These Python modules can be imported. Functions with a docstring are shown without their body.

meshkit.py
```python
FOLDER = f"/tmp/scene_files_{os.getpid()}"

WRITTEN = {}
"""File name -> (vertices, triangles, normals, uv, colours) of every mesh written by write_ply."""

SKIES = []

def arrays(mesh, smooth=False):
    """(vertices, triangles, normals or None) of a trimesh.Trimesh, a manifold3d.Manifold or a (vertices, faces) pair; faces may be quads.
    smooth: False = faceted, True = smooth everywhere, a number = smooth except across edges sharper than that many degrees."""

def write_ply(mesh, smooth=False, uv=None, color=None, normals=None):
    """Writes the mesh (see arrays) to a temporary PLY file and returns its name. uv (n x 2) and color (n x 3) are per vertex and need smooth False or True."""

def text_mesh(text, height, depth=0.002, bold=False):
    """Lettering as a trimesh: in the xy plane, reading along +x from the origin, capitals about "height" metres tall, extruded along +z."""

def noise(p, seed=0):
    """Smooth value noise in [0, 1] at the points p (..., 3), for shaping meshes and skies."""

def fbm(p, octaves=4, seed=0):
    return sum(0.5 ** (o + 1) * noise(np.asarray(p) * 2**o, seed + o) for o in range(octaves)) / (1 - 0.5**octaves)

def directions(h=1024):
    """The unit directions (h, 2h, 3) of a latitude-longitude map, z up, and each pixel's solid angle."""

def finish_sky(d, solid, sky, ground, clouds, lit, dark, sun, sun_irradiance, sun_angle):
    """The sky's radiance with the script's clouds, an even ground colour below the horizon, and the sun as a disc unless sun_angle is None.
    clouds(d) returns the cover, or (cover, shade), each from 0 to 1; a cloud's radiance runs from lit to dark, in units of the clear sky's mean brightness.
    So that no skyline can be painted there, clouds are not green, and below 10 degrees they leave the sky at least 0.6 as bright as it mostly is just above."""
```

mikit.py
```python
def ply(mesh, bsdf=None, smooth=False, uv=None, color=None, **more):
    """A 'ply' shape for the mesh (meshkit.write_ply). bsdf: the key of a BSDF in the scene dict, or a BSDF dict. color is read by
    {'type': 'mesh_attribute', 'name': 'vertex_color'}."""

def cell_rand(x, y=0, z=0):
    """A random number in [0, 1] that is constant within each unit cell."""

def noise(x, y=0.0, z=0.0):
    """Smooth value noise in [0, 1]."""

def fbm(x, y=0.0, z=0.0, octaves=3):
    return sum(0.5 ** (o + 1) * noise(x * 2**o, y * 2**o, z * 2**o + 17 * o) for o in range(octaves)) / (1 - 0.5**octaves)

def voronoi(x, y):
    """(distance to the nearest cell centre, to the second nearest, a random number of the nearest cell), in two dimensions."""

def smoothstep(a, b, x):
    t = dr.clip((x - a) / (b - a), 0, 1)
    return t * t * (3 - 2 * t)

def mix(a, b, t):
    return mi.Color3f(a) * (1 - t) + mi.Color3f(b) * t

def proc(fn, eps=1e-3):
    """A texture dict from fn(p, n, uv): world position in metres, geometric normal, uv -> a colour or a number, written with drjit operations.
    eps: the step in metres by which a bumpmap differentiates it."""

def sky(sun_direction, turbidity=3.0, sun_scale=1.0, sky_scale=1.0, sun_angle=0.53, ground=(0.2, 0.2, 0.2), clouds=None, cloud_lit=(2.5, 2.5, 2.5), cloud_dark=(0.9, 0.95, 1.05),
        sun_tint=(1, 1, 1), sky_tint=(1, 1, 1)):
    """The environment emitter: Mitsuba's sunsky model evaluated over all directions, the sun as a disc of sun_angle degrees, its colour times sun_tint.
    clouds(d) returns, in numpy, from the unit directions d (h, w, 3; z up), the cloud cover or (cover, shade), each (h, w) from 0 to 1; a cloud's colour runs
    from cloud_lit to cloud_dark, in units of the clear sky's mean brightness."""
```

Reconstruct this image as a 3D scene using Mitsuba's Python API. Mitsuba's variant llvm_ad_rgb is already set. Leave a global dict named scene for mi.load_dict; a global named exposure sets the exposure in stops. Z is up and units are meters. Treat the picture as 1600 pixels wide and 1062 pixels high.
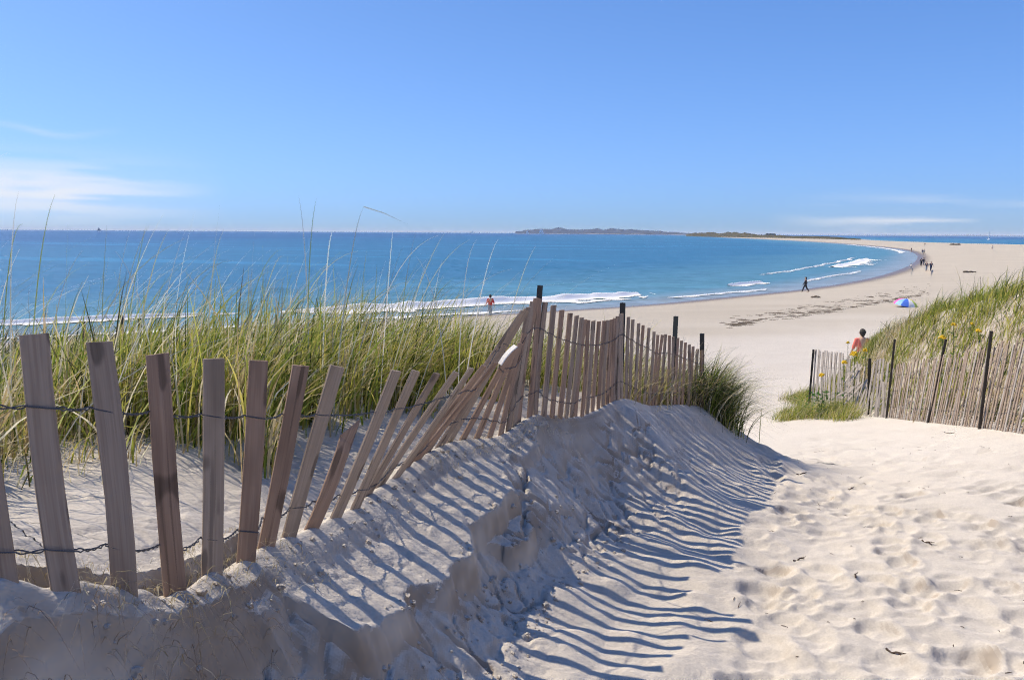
import math, random
import numpy as np
import trimesh
import drjit as dr
import mitsuba as mi
import mikit, meshkit
from manifold3d import Manifold
from mikit import proc, noise, fbm, smoothstep, mix

random.seed(7)
rng = np.random.default_rng(11)
T = mi.ScalarTransform4f
scene, labels = {}, {}

# ------------------------------------------------------------------ camera, sky, exposure
CZ = 6.8                                   # eye height above the sea
F, PITCH, ROLL = 1200.0, math.radians(7.93), 0.0066
fw = np.array([0, math.cos(PITCH), -math.sin(PITCH)])
r0 = np.array([1.0, 0, 0])
u0 = np.cross(r0, fw)
RT = math.cos(ROLL) * r0 + math.sin(ROLL) * u0
UP = -math.sin(ROLL) * r0 + math.cos(ROLL) * u0
EYE = np.array([0, 0, CZ])
scene['camera'] = {
    'type': 'perspective', 'fov': 2 * math.degrees(math.atan(800 / F)), 'fov_axis': 'x',
    'near_clip': 0.05, 'far_clip': 60000.0,
    'to_world': T().look_at(origin=EYE.tolist(), target=(EYE + fw).tolist(), up=UP.tolist())}

SUN_AZ, SUN_EL = math.radians(-66), math.radians(50.5)      # azimuth from +y towards +x
sun = np.array([math.sin(SUN_AZ) * math.cos(SUN_EL), math.cos(SUN_AZ) * math.cos(SUN_EL), math.sin(SUN_EL)])


def clouds(d):
    az = np.arctan2(d[..., 0], d[..., 1])
    el = np.degrees(np.arcsin(np.clip(d[..., 2], -1, 1)))
    azd = np.degrees(az)
    q = np.stack([azd / 8.0, el / 0.5, np.zeros_like(el)], -1)
    n = meshkit.fbm(q, 4, seed=3)
    side = np.clip((np.abs(azd + 1) - 19) / 10.0, 0, 1)
    left = np.where(azd < 0, 1.0, 0.0)
    band = np.exp(-((el - np.where(azd < 0, 2.4, 1.0)) / np.where(azd < 0, 1.7, 1.2)) ** 2)
    cover = np.clip((n - 0.53 + 0.20 * left) * 3.8, 0, 1) * side * band
    veil = (0.12 + .2 * left) * side * band * (0.4 + 0.6 * meshkit.fbm(q * [0.5, 0.8, 1] + 9, 3, seed=5))
    wisp = 0.22 * np.exp(-((el - 6.1 - 0.25 * np.sin(azd * 0.9)) / 0.18) ** 2) * np.clip(1 - np.abs(azd + 31) / 5, 0, 1)
    c = np.clip(np.maximum(cover * 0.85, veil) + wisp, 0, 0.9)
    return c, np.clip(0.35 - 0.5 * (n - 0.5), 0, 0.6)


scene['sky'] = mikit.sky(sun.tolist(), turbidity=3.2, sun_scale=1.50, sun_tint=(.96, 1.005, 1.045), sky_tint=(1.09, 1.45, 1.97), ground=(.035, .06, .09),
                         clouds=clouds, cloud_lit=(2.7, 2.7, 2.75), cloud_dark=(2.3, 2.4, 2.6))
exposure = 1.3


def ray(px, py):
    d = fw + (px - 800) / F * RT + (531 - py) / F * UP
    return d


def at(px, py, Y):
    """The point at forward distance Y (world y) seen at photo pixel (px, py)."""
    d = ray(px, py)
    return EYE + d * (Y / d[1])


def at_z(px, py, z):
    d = ray(px, py)
    return EYE + d * ((z - CZ) / d[2])


# ------------------------------------------------------------------ helpers
def numbered(name):
    if name not in USED:
        USED.add(name)
        return name
    k = 1
    while f'{name}_{k:03d}' in USED:
        k += 1
    USED.add(f'{name}_{k:03d}')
    return f'{name}_{k:03d}'


USED = set()


def thing(name, label=None, category=None, group=None, kind=None):
    key = numbered(name)
    tag(key, label, category, group, kind)
    return key


def tag(key, label=None, category=None, group=None, kind=None):
    d = labels.setdefault(key, {})
    for k, v in (('label', label), ('category', category), ('group', group), ('kind', kind)):
        if v:
            d[k] = v


def add(name, mesh, bsdf, parent=None, smooth=False, uv=None, color=None, label=None):
    key = numbered(f'{parent}__{name}' if parent else name)
    scene[key] = mikit.ply(mesh, bsdf, smooth=smooth, uv=uv, color=color)
    if label:
        tag(key, label)
    return key


def unit(v):
    v = np.asarray(v, float)
    return v / (np.linalg.norm(v) + 1e-12)


def seg_dist(P, poly):
    """distance, signed side (+ right of the direction of travel), arclength, closest segment for points P (n,2)."""
    best = np.full(len(P), 1e18)
    side = np.ones(len(P))
    arc = np.zeros(len(P))
    L = 0
    for i in range(len(poly) - 1):
        a, b = poly[i], poly[i + 1]
        ab = b - a
        l = np.linalg.norm(ab)
        t = ((P - a) @ ab) / (l * l)
        lo = -1e9 if i == 0 else 0
        hi = 1e9 if i == len(poly) - 2 else 1
        tc = np.clip(t, lo, hi)
        q = a + tc[:, None] * ab
        d = np.linalg.norm(P - q, axis=1)
        m = d < best
        best[m] = d[m]
        cr = (P[:, 0] - a[0]) * ab[1] - (P[:, 1] - a[1]) * ab[0]
        side[m] = np.where(cr[m] >= 0, 1, -1)
        arc[m] = L + tc[m] * l
        L += l
    return best * side, arc


def sstep(a, b, x):
    t = np.clip((x - a) / (b - a), 0, 1)
    return t * t * (3 - 2 * t)


def nz(x, y, f, octv=3, seed=0):
    return meshkit.fbm(np.stack([np.asarray(x) * f, np.asarray(y) * f, np.full_like(np.asarray(x, float), 0.37)], -1), octv, seed) - 0.5


# ------------------------------------------------------------------ layout: shoreline and land
bay_px = [(990, 478), (1072, 470), (1177, 460), (1255, 452), (1336, 440), (1397, 425), (1429, 411), (1435, 399), (1417, 391),
          (1376, 386), (1315, 380.6), (1234, 375.8), (1153, 372), (1068, 368.4)]
bay = [at_z(x, y, 0)[:2] for x, y in bay_px]
bay = [np.array(p) for p in ((-1500, -900), (-300, -110), (-70, 22), (-26, 50), (-5, 62.5))] + bay
tip = bay[-1]
back = [tip + np.array([90, 130]), at_z(1300, 373.0, 0)[:2] + np.array([120, 150]), at_z(1350, 375.3, 0)[:2], at_z(1475, 380.4, 0)[:2], at_z(1600, 384.6, 0)[:2] + np.array([20, 0]),
        np.array([520, 420.]), np.array([1500, 100.]), np.array([1500, -900.])]


def smooth_poly(pts, n=3):
    p = np.array(pts, float)
    for _ in range(n):
        q = [p[0]]
        for a, b in zip(p[:-1], p[1:]):
            q += [0.75 * a + 0.25 * b, 0.25 * a + 0.75 * b]
        q.append(p[-1])
        p = np.array(q)
    return p


shore = np.vstack([smooth_poly(bay, 2), smooth_poly(back, 2)])


def inland(x, y):
    """signed distance to the water's edge, + on land"""
    P = np.stack([np.ravel(x), np.ravel(y)], -1)
    best = np.full(len(P), 1e18)
    inside = np.zeros(len(P), bool)
    poly = np.vstack([shore, shore[:1]])
    for a, b in zip(poly[:-1], poly[1:]):
        ab = b - a
        l2 = ab @ ab + 1e-12
        t = np.clip(((P - a) @ ab) / l2, 0, 1)
        d = np.hypot(P[:, 0] - a[0] - t * ab[0], P[:, 1] - a[1] - t * ab[1])
        best = np.minimum(best, d)
        c = ((a[1] > P[:, 1]) != (b[1] > P[:, 1]))
        with np.errstate(divide='ignore', invalid='ignore'):
            xi = a[0] + (P[:, 1] - a[1]) * ab[0] / (ab[1] if ab[1] else 1e-12)
        inside ^= c & (P[:, 0] < xi)
    return np.where(inside, best, -best).reshape(np.shape(x))


# ------------------------------------------------------------------ left fence: slats read off as (top, foot, distance)
LEFT = [  # top x, y, foot x, y, distance of the foot, tone, twist
    (-54, 520, 4, 905, 1.22, 0, 0), (53, 522, 107, 925, 1.29, 0, 0), (155, 534, 193, 940, 1.39, 0, 2), (246, 553, 277, 950, 1.55, 1, 4),
    (334, 560, 330, 915, 1.66, 2, -2), (404, 563, 383, 880, 1.82, 1, 16), (470, 571, 415, 855, 1.95, 1, 24), (527, 572, 450, 847, 2.06, 2, 10),
    (546, 672, 482, 828, 2.20, 1, 14), (619, 579, 520, 815, 2.33, 2, 6), (650, 579, 556, 790, 2.48, 2, 4), (683, 583, 580, 764, 2.63, 0, 2),
    (713, 581, 597, 757, 2.74, 2, 8), (737, 575, 612, 750, 2.84, 2, 4), (757, 571, 632, 735, 2.95, 1, 2), (774, 566, 652, 716, 3.06, 1, 0),
    (817, 486, 670, 704, 3.17, 0, -6), (823, 484, 690, 692, 3.26, 0, 4), (814, 499, 706, 684, 3.35, 2, 0),
    (800, 545, 730, 674, 3.46, 1, 0), (806, 540, 749, 676, 3.56, 1, 4), (813, 536, 766, 681, 3.66, 1, 0), (820, 520, 784, 684, 3.76, 1, 0),
    (826, 480, 796, 668, 3.84, 0, 2), (832, 471, 805, 654, 3.92, 2, -3), (838, 466, 814, 648, 3.98, 1, 3), (843, 466, 828, 642, 4.04, 1, 0),
    (852, 472, 839, 638, 4.10, 0, 0), (865, 477, 850, 648, 4.14, 0, 4), (878, 484, 863, 652, 4.20, 1, 0), (891, 489, 874, 654, 4.27, 1, 5),
    (901, 493, 884, 655, 4.33, 0, 0), (909, 496, 892, 654, 4.39, 0, 0), (914, 499, 900, 651, 4.44, 1, 0), (919, 500, 909, 645, 4.50, 1, 0),
    (927, 501, 917, 643, 4.56, 0, 3), (936, 502, 926, 641, 4.63, 1, 0), (944, 501, 936, 638, 4.70, 1, 0), (950, 500, 944, 634, 4.76, 0, 0),
    (956, 499, 950, 628, 4.81, 1, 0), (961, 497, 956, 623, 4.86, 1, 0), (965, 494, 961, 618, 4.90, 0, 0), (970, 490, 967, 616, 4.94, 2, 0),
    (974, 489, 972, 617, 4.99, 2, 0), (982, 495, 979, 620, 5.07, 0, 0), (989, 499, 986, 623, 5.14, 0, 0), (998, 505, 993, 627, 5.22, 0, 0),
    (1005, 508, 1000, 630, 5.30, 1, 0), (1014, 512, 1006, 632, 5.37, 0, 0), (1022, 518, 1012, 633, 5.44, 0, 0), (1028, 523, 1019, 633, 5.51, 1, 0),
    (1035, 523, 1026, 633, 5.58, 1, 0), (1040, 522, 1034, 632, 5.66, 0, 0), (1046, 524, 1041, 631, 5.73, 1, 0), (1052, 526, 1048, 630, 5.80, 0, 0),
    (1059, 528, 1054, 630, 5.87, 1, 0), (1065, 532, 1060, 630, 5.94, 0, 0), (1071, 535, 1066, 630, 6.0, 1, 0), (1077, 538, 1073, 630, 6.07, 0, 0),
    (1083, 541, 1079, 631, 6.14, 1, 0), (1090, 545, 1086, 631, 6.21, 0, 0), (1097, 547, 1093, 632, 6.28, 1, 0)]
foot = np.array([at(s[2], s[3], s[4]) for s in LEFT])
key = [0, 2, 4, 6, 9, 12, 15, 18, 22, 27, 32, 37, 43, 49, 55, 61]
crest_pts = foot[key]
d_in = unit(crest_pts[0] - crest_pts[2])
fline = np.vstack([[[-1.05, 0.2], [-0.92, 0.75]], crest_pts[:, :2], [crest_pts[-1, :2] + np.array([0.25, 0.5]), crest_pts[-1, :2] + np.array([0.7, 1.4])]])
fz = np.concatenate([[CZ - .6, CZ - .6], crest_pts[:, 2], [crest_pts[-1, 2] - .16, crest_pts[-1, 2] - .7]])
farc = np.concatenate([[0], np.cumsum(np.linalg.norm(np.diff(fline, axis=0), axis=1))])
from scipy.ndimage import gaussian_filter1d
_ta = np.linspace(0, farc[-1], 200)
_tz = gaussian_filter1d(np.interp(_ta, farc, fz), 3)
ARC_END = farc[-3]

# right fence: feet as (x, y, distance)
rl = [at(x, y, d)[:2] for x, y, d in ((1660, 712, 6.6), (1590, 690, 7.6), (1500, 672, 9.2), (1440, 662, 10.6), (1390, 655, 12.0), (1320, 645, 13.8), (1268, 618, 16.6))]
rline = np.vstack([[[5.3, -3.0], [5.0, 3.0]], rl, [rl[-1] + np.array([0.3, 1.5])]])

# base level: rises inland from the shore, read along the path
path_y = np.array([-30, 0, 2.4, 4.0, 6.0, 8.0, 12.0, 17.0, 22.0, 30.0, 40.0])
path_h = np.array([-1.2, -1.31, -1.36, -1.5, -1.80, -2.2, -2.90, -3.85, -4.6, -5.25, -5.5]) + CZ
_py = np.linspace(-30, 40, 141)
_pd = inland(1.0 + 0.42 * np.maximum(_py, 0), _py)
_ph = np.interp(_py, path_y, path_h)
o = np.argsort(_pd)
beach_d = np.array([-400, -120, -40, -12, 0, 5, 12, 20])
beach_z = np.array([-6, -5, -2.6, -1.0, 0, 0.36, 0.72, 0.98])
bd = np.concatenate([beach_d, _pd[o]])
bz = np.concatenate([beach_z, _ph[o]])
keep = np.argsort(bd)
bd, bz = bd[keep], np.maximum.accumulate(bz[keep])
_gd = np.linspace(-60, 100, 1601)
_gz = gaussian_filter1d(np.interp(_gd, bd, bz), 12)


def base_level(x, y):
    dsh = inland(x, y)
    z = np.where(dsh < -55, np.interp(dsh, bd, bz), np.interp(dsh, _gd, _gz))
    far = sstep(60, 140, np.hypot(x, y))                     # the long spit stays low
    low = np.where(dsh > 0, 1.25 * (1 - np.exp(-np.maximum(dsh, 0) / 16)), z)
    return z * (1 - far) + np.minimum(z, low) * far, dsh


FOOT = []
for _ in range(620):
    yy = 1.5 + 9.0 * random.random() ** 1.2
    FOOT.append((random.uniform(0.3, 3.3) + 0.34 * yy - .35, yy, random.gauss(0.35, 0.55), random.uniform(.75, 1.25), random.uniform(.35, 1.0)))


def footprints(x, y):
    out = np.zeros_like(x)
    for fx, fy, a, sc, dep in FOOT:
        m = (np.abs(x - fx) < .36) & (np.abs(y - fy) < .36)
        if not m.any():
            continue
        dx, dy = x[m] - fx, y[m] - fy
        u = (dx * math.sin(a) + dy * math.cos(a)) / (.150 * sc)
        v = (dx * math.cos(a) - dy * math.sin(a)) / (.082 * sc)
        r = np.minimum(np.hypot((u - .38) / .72, v), np.hypot((u + .72) / .46, v / .82))
        k = sstep(1.10, 0.62 if dep > .6 else .3, r)
        out[m] += dep * (-0.022 * k * (0.75 + 0.35 * np.tanh(2 * u)) + 0.007 * np.exp(-((r - 1.25) / .25) ** 2) * (1 + 0.6 * np.tanh(1.5 * v)))
    return out


def ground(x, y, detail=True):
    """height of the sand at world (x, y)"""
    x, y = np.asarray(x, float), np.asarray(y, float)
    shp = x.shape
    x, y = x.ravel(), y.ravel()
    B, dsh = base_level(x, y)
    z = B.copy()
    near = (np.hypot(x, y) < 60)
    X, Y = x[near], y[near]
    Bn = B[near]
    s, t = seg_dist(np.stack([X, Y], -1), fline)
    tc = np.clip(t, 0, farc[-1])
    hc = np.interp(tc, _ta, _tz)
    # --- left dune, seaward of the fence
    over = np.maximum(t - ARC_END, 0)
    q = np.maximum(-s, 0)
    rise = np.interp(t, [0, 2.4, 3.4, 6], [.13, .13, .09, .05])
    drop = .05 * np.exp(-((q - .12) / .09) ** 2) - rise * sstep(.22, .85, q) + np.interp(q, [0, 1.2, 4, 9, 14, 20, 60], [0, 0, .34, .95, 1.7, 3.1, 22])
    HL = hc - drop - np.interp(over, [0, .5, 1.5, 4, 8, 60], [0, .12, .5, 1.8, 3.6, 40]) + 0.22 * nz(X, Y, .5, 3, 4) * sstep(.6, 2.5, q) + .05 * nz(X, Y, 2.2, 3, 14) * sstep(.1, .5, q)
    edge = .055 + .10 * nz(X, Y, 9, 3, 15)
    HL = HL + .075 * sstep(edge, edge + .02, q) * sstep(.95, 1.1, t) * sstep(2.1, 1.8, t) * sstep(.75, .35, q)
    left = np.maximum(Bn, HL)
    # --- bank between fence and path
    dz = np.maximum(hc - Bn, 0.05)
    wid = np.interp(tc, [0, 1.2, 2.2, 3.2, 4.4, 6.0, 8], [.62, .62, .60, .62, .78, .80, .7])
    wob = nz(X, Y, 2.3, 3, 21)
    wob2 = nz(X, Y, 7.0, 3, 22)
    e = np.clip(s, 0, None)
    e = e + (0.12 * wob + .04 * wob2) * sstep(.02, .2, e)
    ks = [0, .05, .12, .25, .32, .42, .5, .8, 1.3]
    pa = np.interp(e, ks, [1, .96, .70, .46, .39, .31, .26, .11, 0])
    pb = np.interp(e, ks, [1, .96, .87, .73, .63, .44, .34, .13, 0])
    pc = np.interp(e, ks, [1, .91, .78, .57, .48, .385, .325, .155, 0])
    pd = np.interp(e, ks, [1, .95, .87, .72, .65, .55, .47, .25, 0])
    kd = sstep(4.3, 5.2, tc)
    pc = pc * (1 - kd) + pd * kd
    kb, kc = sstep(1.45, 1.75, tc), sstep(3.5, 4.3, tc)
    prof = (pa * (1 - kb) + pb * kb) * (1 - kc) + pc * kc
    bank = Bn + dz * prof
    # crusted slabs: the sand keeps a flatter top and breaks off along a ragged edge
    fe = np.interp(tc, [0, 1.5, 1.56, 1.63, 1.68, 1.72, 1.9, 2.2, 2.6, 2.75, 2.9, 3.3, 3.5, 3.9, 4.3, 8],
                   [.0, .0, .11, .10, .02, .23, .29, .30, .35, .31, .33, .32, .14, .12, .0, 0])
    fe = fe + (.15 * nz(X, Y, 3.4, 2, 31) + .08 * nz(X, Y, 6.5, 2, 35) + .06 * nz(X, Y, 12, 2, 32) + .02 * nz(X, Y, 30, 2, 34)) * (fe > .02)
    slope = np.interp(tc, [0, 1.6, 1.8, 2.4, 3.4, 4.2], [.46, .52, .54, .52, .50, .5])
    slab = hc - slope * np.clip(s, 0, None) + .012 * nz(X, Y, 9, 3, 33) - .03
    inn = sstep(fe + .034, fe - .010, s) * (fe > .02)
    bank = np.maximum(bank, np.where(inn > 0, bank + (slab - bank) * inn, bank))
    # second, lower slab
    f2 = np.interp(tc, [0, 2.6, 2.8, 3.0, 3.3, 3.45, 8], [0, 0, .30, .42, .42, 0, 0]) + .12 * nz(X, Y, 4, 2, 41)
    slab2 = hc - .10 - .58 * np.clip(s, 0, None)
    inn2 = sstep(f2 + .012, f2 - .012, s) * (f2 > .05) * sstep(2.6, 2.75, tc) * sstep(3.5, 3.4, tc)
    bank = np.maximum(bank, bank + (slab2 - bank) * inn2)
    bank = bank - np.interp(over, [0, .5, 1.5, 4], [0, .12, .5, 1.8]) * prof * 0 
    endf = sstep(2.2, 0.4, over)
    bank = Bn + (bank - Bn) * endf
    w = sstep(-.03, .03, s)
    H = left * (1 - w) + np.maximum(bank, Bn) * w
    # small mounds of crust between the feet of the near slats
    m = np.exp(-(s / .07) ** 2) * sstep(1.9, 1.2, tc)
    H += m * .09 * nz(X, Y, 9, 3, 51)
    for fx, fy, _ in foot[:10]:
        H += .016 * np.exp(-((X - fx) ** 2 + (Y - fy - .01) ** 2) / .06 ** 2)
    # --- right dune behind the right fence
    s2, t2 = seg_dist(np.stack([X, Y], -1), rline)
    bump = 1.76 * sstep(.12, 1.6, s2) * (1 - .27 * np.clip(s2 - 1.5, 0, 2.6)) * sstep(23.2, 14.0, Y + .25 * (X - 6)) * (1 - .6 * sstep(8, 22, s2)) + .18 * nz(X, Y, .9, 3, 61) * sstep(.3, 2, s2)
    bump += .30 * np.exp(-(((X - 8.1) / .9) ** 2 + ((Y - 17.3) / 1.6) ** 2)) * sstep(.1, .6, s2)
    H += np.maximum(bump, 0) * sstep(3, 4.5, X)
    toe = np.exp(-(((X - 5.9) / 1.1) ** 2 + ((Y - 14.2) / 1.8) ** 2)) * .10
    H += toe * (s2 < 0.6)
    if detail:
        flat = sstep(.26, .5, np.where(s > 0, e, 0)) * sstep(.1, -.4, s2) * sstep(1.3, .2, over * 0)
        far = sstep(16, 9, Y)
        H += flat * far * (.034 * nz(X, Y, 1.7, 3, 71) + (.014 + .085 * sstep(1.6, 1.0, s)) * nz(X, Y, 4.4, 2, 72) + .022 * sstep(1.6, 1.0, s) * nz(X, Y, 10, 2, 172))
        H += footprints(X, Y) * flat
        H += (.006 * nz(X, Y, 28, 2, 73)) * sstep(7, 4, Y)
        steep = sstep(.03, .12, e) * sstep(.75, .45, e) * (s > 0)
        rill = nz(t + .35 * s, s * .13, 6.0, 3, 76)
        lumps = nz(X, Y, 16, 3, 77)
        crumb = nz(X, Y, 24, 2, 177)
        H += steep * (.034 * nz(X, Y, 9, 3, 74) + .012 * nz(X, Y, 24, 2, 75)) * (.3 + .7 * sstep(3.8, 3.2, tc)) * sstep(8, 5, Y)
        H += steep * sstep(3.2, 3.9, tc) * .17 * rill * sstep(8, 6, Y)
        ck = np.exp(-(nz(X, Y, 4.2, 3, 79) / .022) ** 2) + .7 * np.exp(-(nz(X, Y, 9.5, 2, 80) / .03) ** 2)
        H += steep * sstep(3.9, 3.3, tc) * (.024 * crumb + .02 * lumps) * (1 - inn)
        H -= (steep * (1 - .75 * inn) + .35 * sstep(.05, .2, -s) * sstep(.9, .5, -s)) * .022 * ck * sstep(6, 4, Y)
        inner = (inn > .5) * (s > .02)
        H += inner * (.005 * nz(X, Y, 34, 2, 78) + .006 * crumb)
    z[near] = H
    z = z + np.where(dsh > 4, .10 * nz(x, y, .07, 3, 81) + .03 * nz(x, y, .5, 2, 82), 0) * sstep(20, 40, np.hypot(x, y)) * sstep(4, 14, dsh)
    return z.reshape(shp)


def gz1(x, y):
    return float(ground(np.array([x]), np.array([y]), False)[0])


def axis(lo, a, b, hi, step, grow):
    mid = list(np.arange(a, b, step))
    up, s_ = [], step
    v = mid[-1]
    while v < hi:
        s_ *= grow
        v += s_
        up.append(v)
    dn, s_ = [], step
    v = mid[0]
    while v > lo:
        s_ *= grow
        v -= s_
        dn.append(v)
    return np.array(dn[::-1] + mid + up)


def grid_mesh(X, Y, Z):
    h, w = X.shape
    V = np.stack([X, Y, Z], -1).reshape(-1, 3)
    i = np.arange(h * w).reshape(h, w)
    q = np.stack([i[:-1, :-1], i[:-1, 1:], i[1:, 1:], i[1:, :-1]], -1).reshape(-1, 4)
    return V, np.vstack([q[:, [0, 1, 2]], q[:, [0, 2, 3]]])


# ------------------------------------------------------------------ materials
def sand_col(p, n, uv):
    a = fbm(p.x * 1.3, p.y * 1.3, p.z * 1.3, 3)
    g = noise(p.x * 190, p.y * 190, p.z * 190)
    g2 = fbm(p.x * 26, p.y * 26, p.z * 26, 2)
    dry = mix((0.425, 0.392, 0.345), (0.475, 0.442, 0.396), a)
    dry = dry * (0.84 + 0.22 * g + 0.10 * g2)
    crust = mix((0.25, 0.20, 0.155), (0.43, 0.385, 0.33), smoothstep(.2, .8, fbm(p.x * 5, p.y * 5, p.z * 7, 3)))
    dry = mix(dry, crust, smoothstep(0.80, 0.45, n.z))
    beach = mix((0.345, 0.308, 0.252), (0.395, 0.358, 0.30), fbm(p.x * .12, p.y * .35, 3.0, 3)) * (0.93 + .14 * g2)
    c = mix(beach, dry, smoothstep(0.92, 1.35, p.z + .35 * (noise(p.x * .09, p.y * .22) - .5)) * smoothstep(140, 60, p.y))
    wet = mi.Color3f(0.17, 0.135, 0.11)
    return mix(wet, c, smoothstep(0.05, 0.30, p.z + .06 * (noise(p.x * .3, p.y * .3) - .5)))


def sand_rough(p, n, uv):
    return 0.28 + 0.64 * smoothstep(0.05, 0.3, p.z)


def sand_bump(p, n, uv):
    return 0.6 * noise(p.x * 260, p.y * 260, p.z * 260) + 1.4 * fbm(p.x * 60, p.y * 60, p.z * 60, 2)


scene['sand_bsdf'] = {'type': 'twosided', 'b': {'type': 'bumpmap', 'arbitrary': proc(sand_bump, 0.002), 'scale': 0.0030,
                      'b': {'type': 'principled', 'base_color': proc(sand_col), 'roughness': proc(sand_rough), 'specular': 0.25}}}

SEA_UP = 1.0


def sea_col(p, n, uv):
    d = uv.x                                        # metres from the water's edge
    deep = mi.Color3f(0.012, 0.060, 0.150)
    mid = mi.Color3f(0.020, 0.115, 0.195)
    shal = mi.Color3f(0.070, 0.185, 0.225)
    foamy = mi.Color3f(0.23, 0.27, 0.28)
    nn = fbm(p.x * .010, p.y * .025, 0.0, 3) - .5
    d = d * (1 + .5 * nn)
    c = mix(mid, deep, smoothstep(90, 700, d))
    c = mix(shal, c, smoothstep(8, 60, d))
    c = mix(foamy, c, smoothstep(0.0, 11, d))
    st = smoothstep(.60, .78, fbm(p.x * .010 + 3, p.y * .055 + .02 * p.x, 1.0, 4))
    c = c * (1 + .45 * st)
    return c * (0.86 + .28 * noise(p.x * .35, p.y * .8))


def sea_bump(p, n, uv):
    a = fbm(p.x * .22 + .1 * p.y, p.y * .55, 0.0, 3) * 1.0
    b = fbm(p.x * .9, p.y * 1.7, 2.0, 2) * .34
    return a + b


scene['sea_bsdf'] = {'type': 'twosided', 'b': {'type': 'bumpmap', 'arbitrary': proc(sea_bump, 0.05), 'scale': 0.55,
                     'b': {'type': 'principled', 'base_color': proc(sea_col), 'roughness': 0.24, 'specular': 0.35}}}
scene['foam_bsdf'] = {'type': 'twosided', 'b': {'type': 'diffuse', 'reflectance': {'type': 'rgb', 'value': (.80, .82, .84)}}}


def wood(c1, c2, c3):
    def fn(p, n, uv):
        g = fbm(uv.x * 210, uv.y * 5.0, 0.0, 3)
        g2 = noise(uv.x * 700, uv.y * 16, 4.0)
        b = fbm(uv.x * 20, uv.y * 3.2, 7.0, 3)
        c = mix(c1, c2, .25 + .5 * smoothstep(.25, .75, g))
        c = mix(c, c3, smoothstep(.52, .78, b) * .7)
        knot = smoothstep(.80, .9, noise(uv.x * 38, uv.y * 9, 11.0))
        gap = smoothstep(.30, .18, fbm(uv.x * 120 + 50, uv.y * 2.2, 3.0, 2))
        return c * (.88 + .2 * g2) * (1 - .5 * knot) * (1 - .35 * gap)
    return fn


def wood_bump(p, n, uv):
    return fbm(uv.x * 260, uv.y * 6.0, 0.0, 3)


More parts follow.
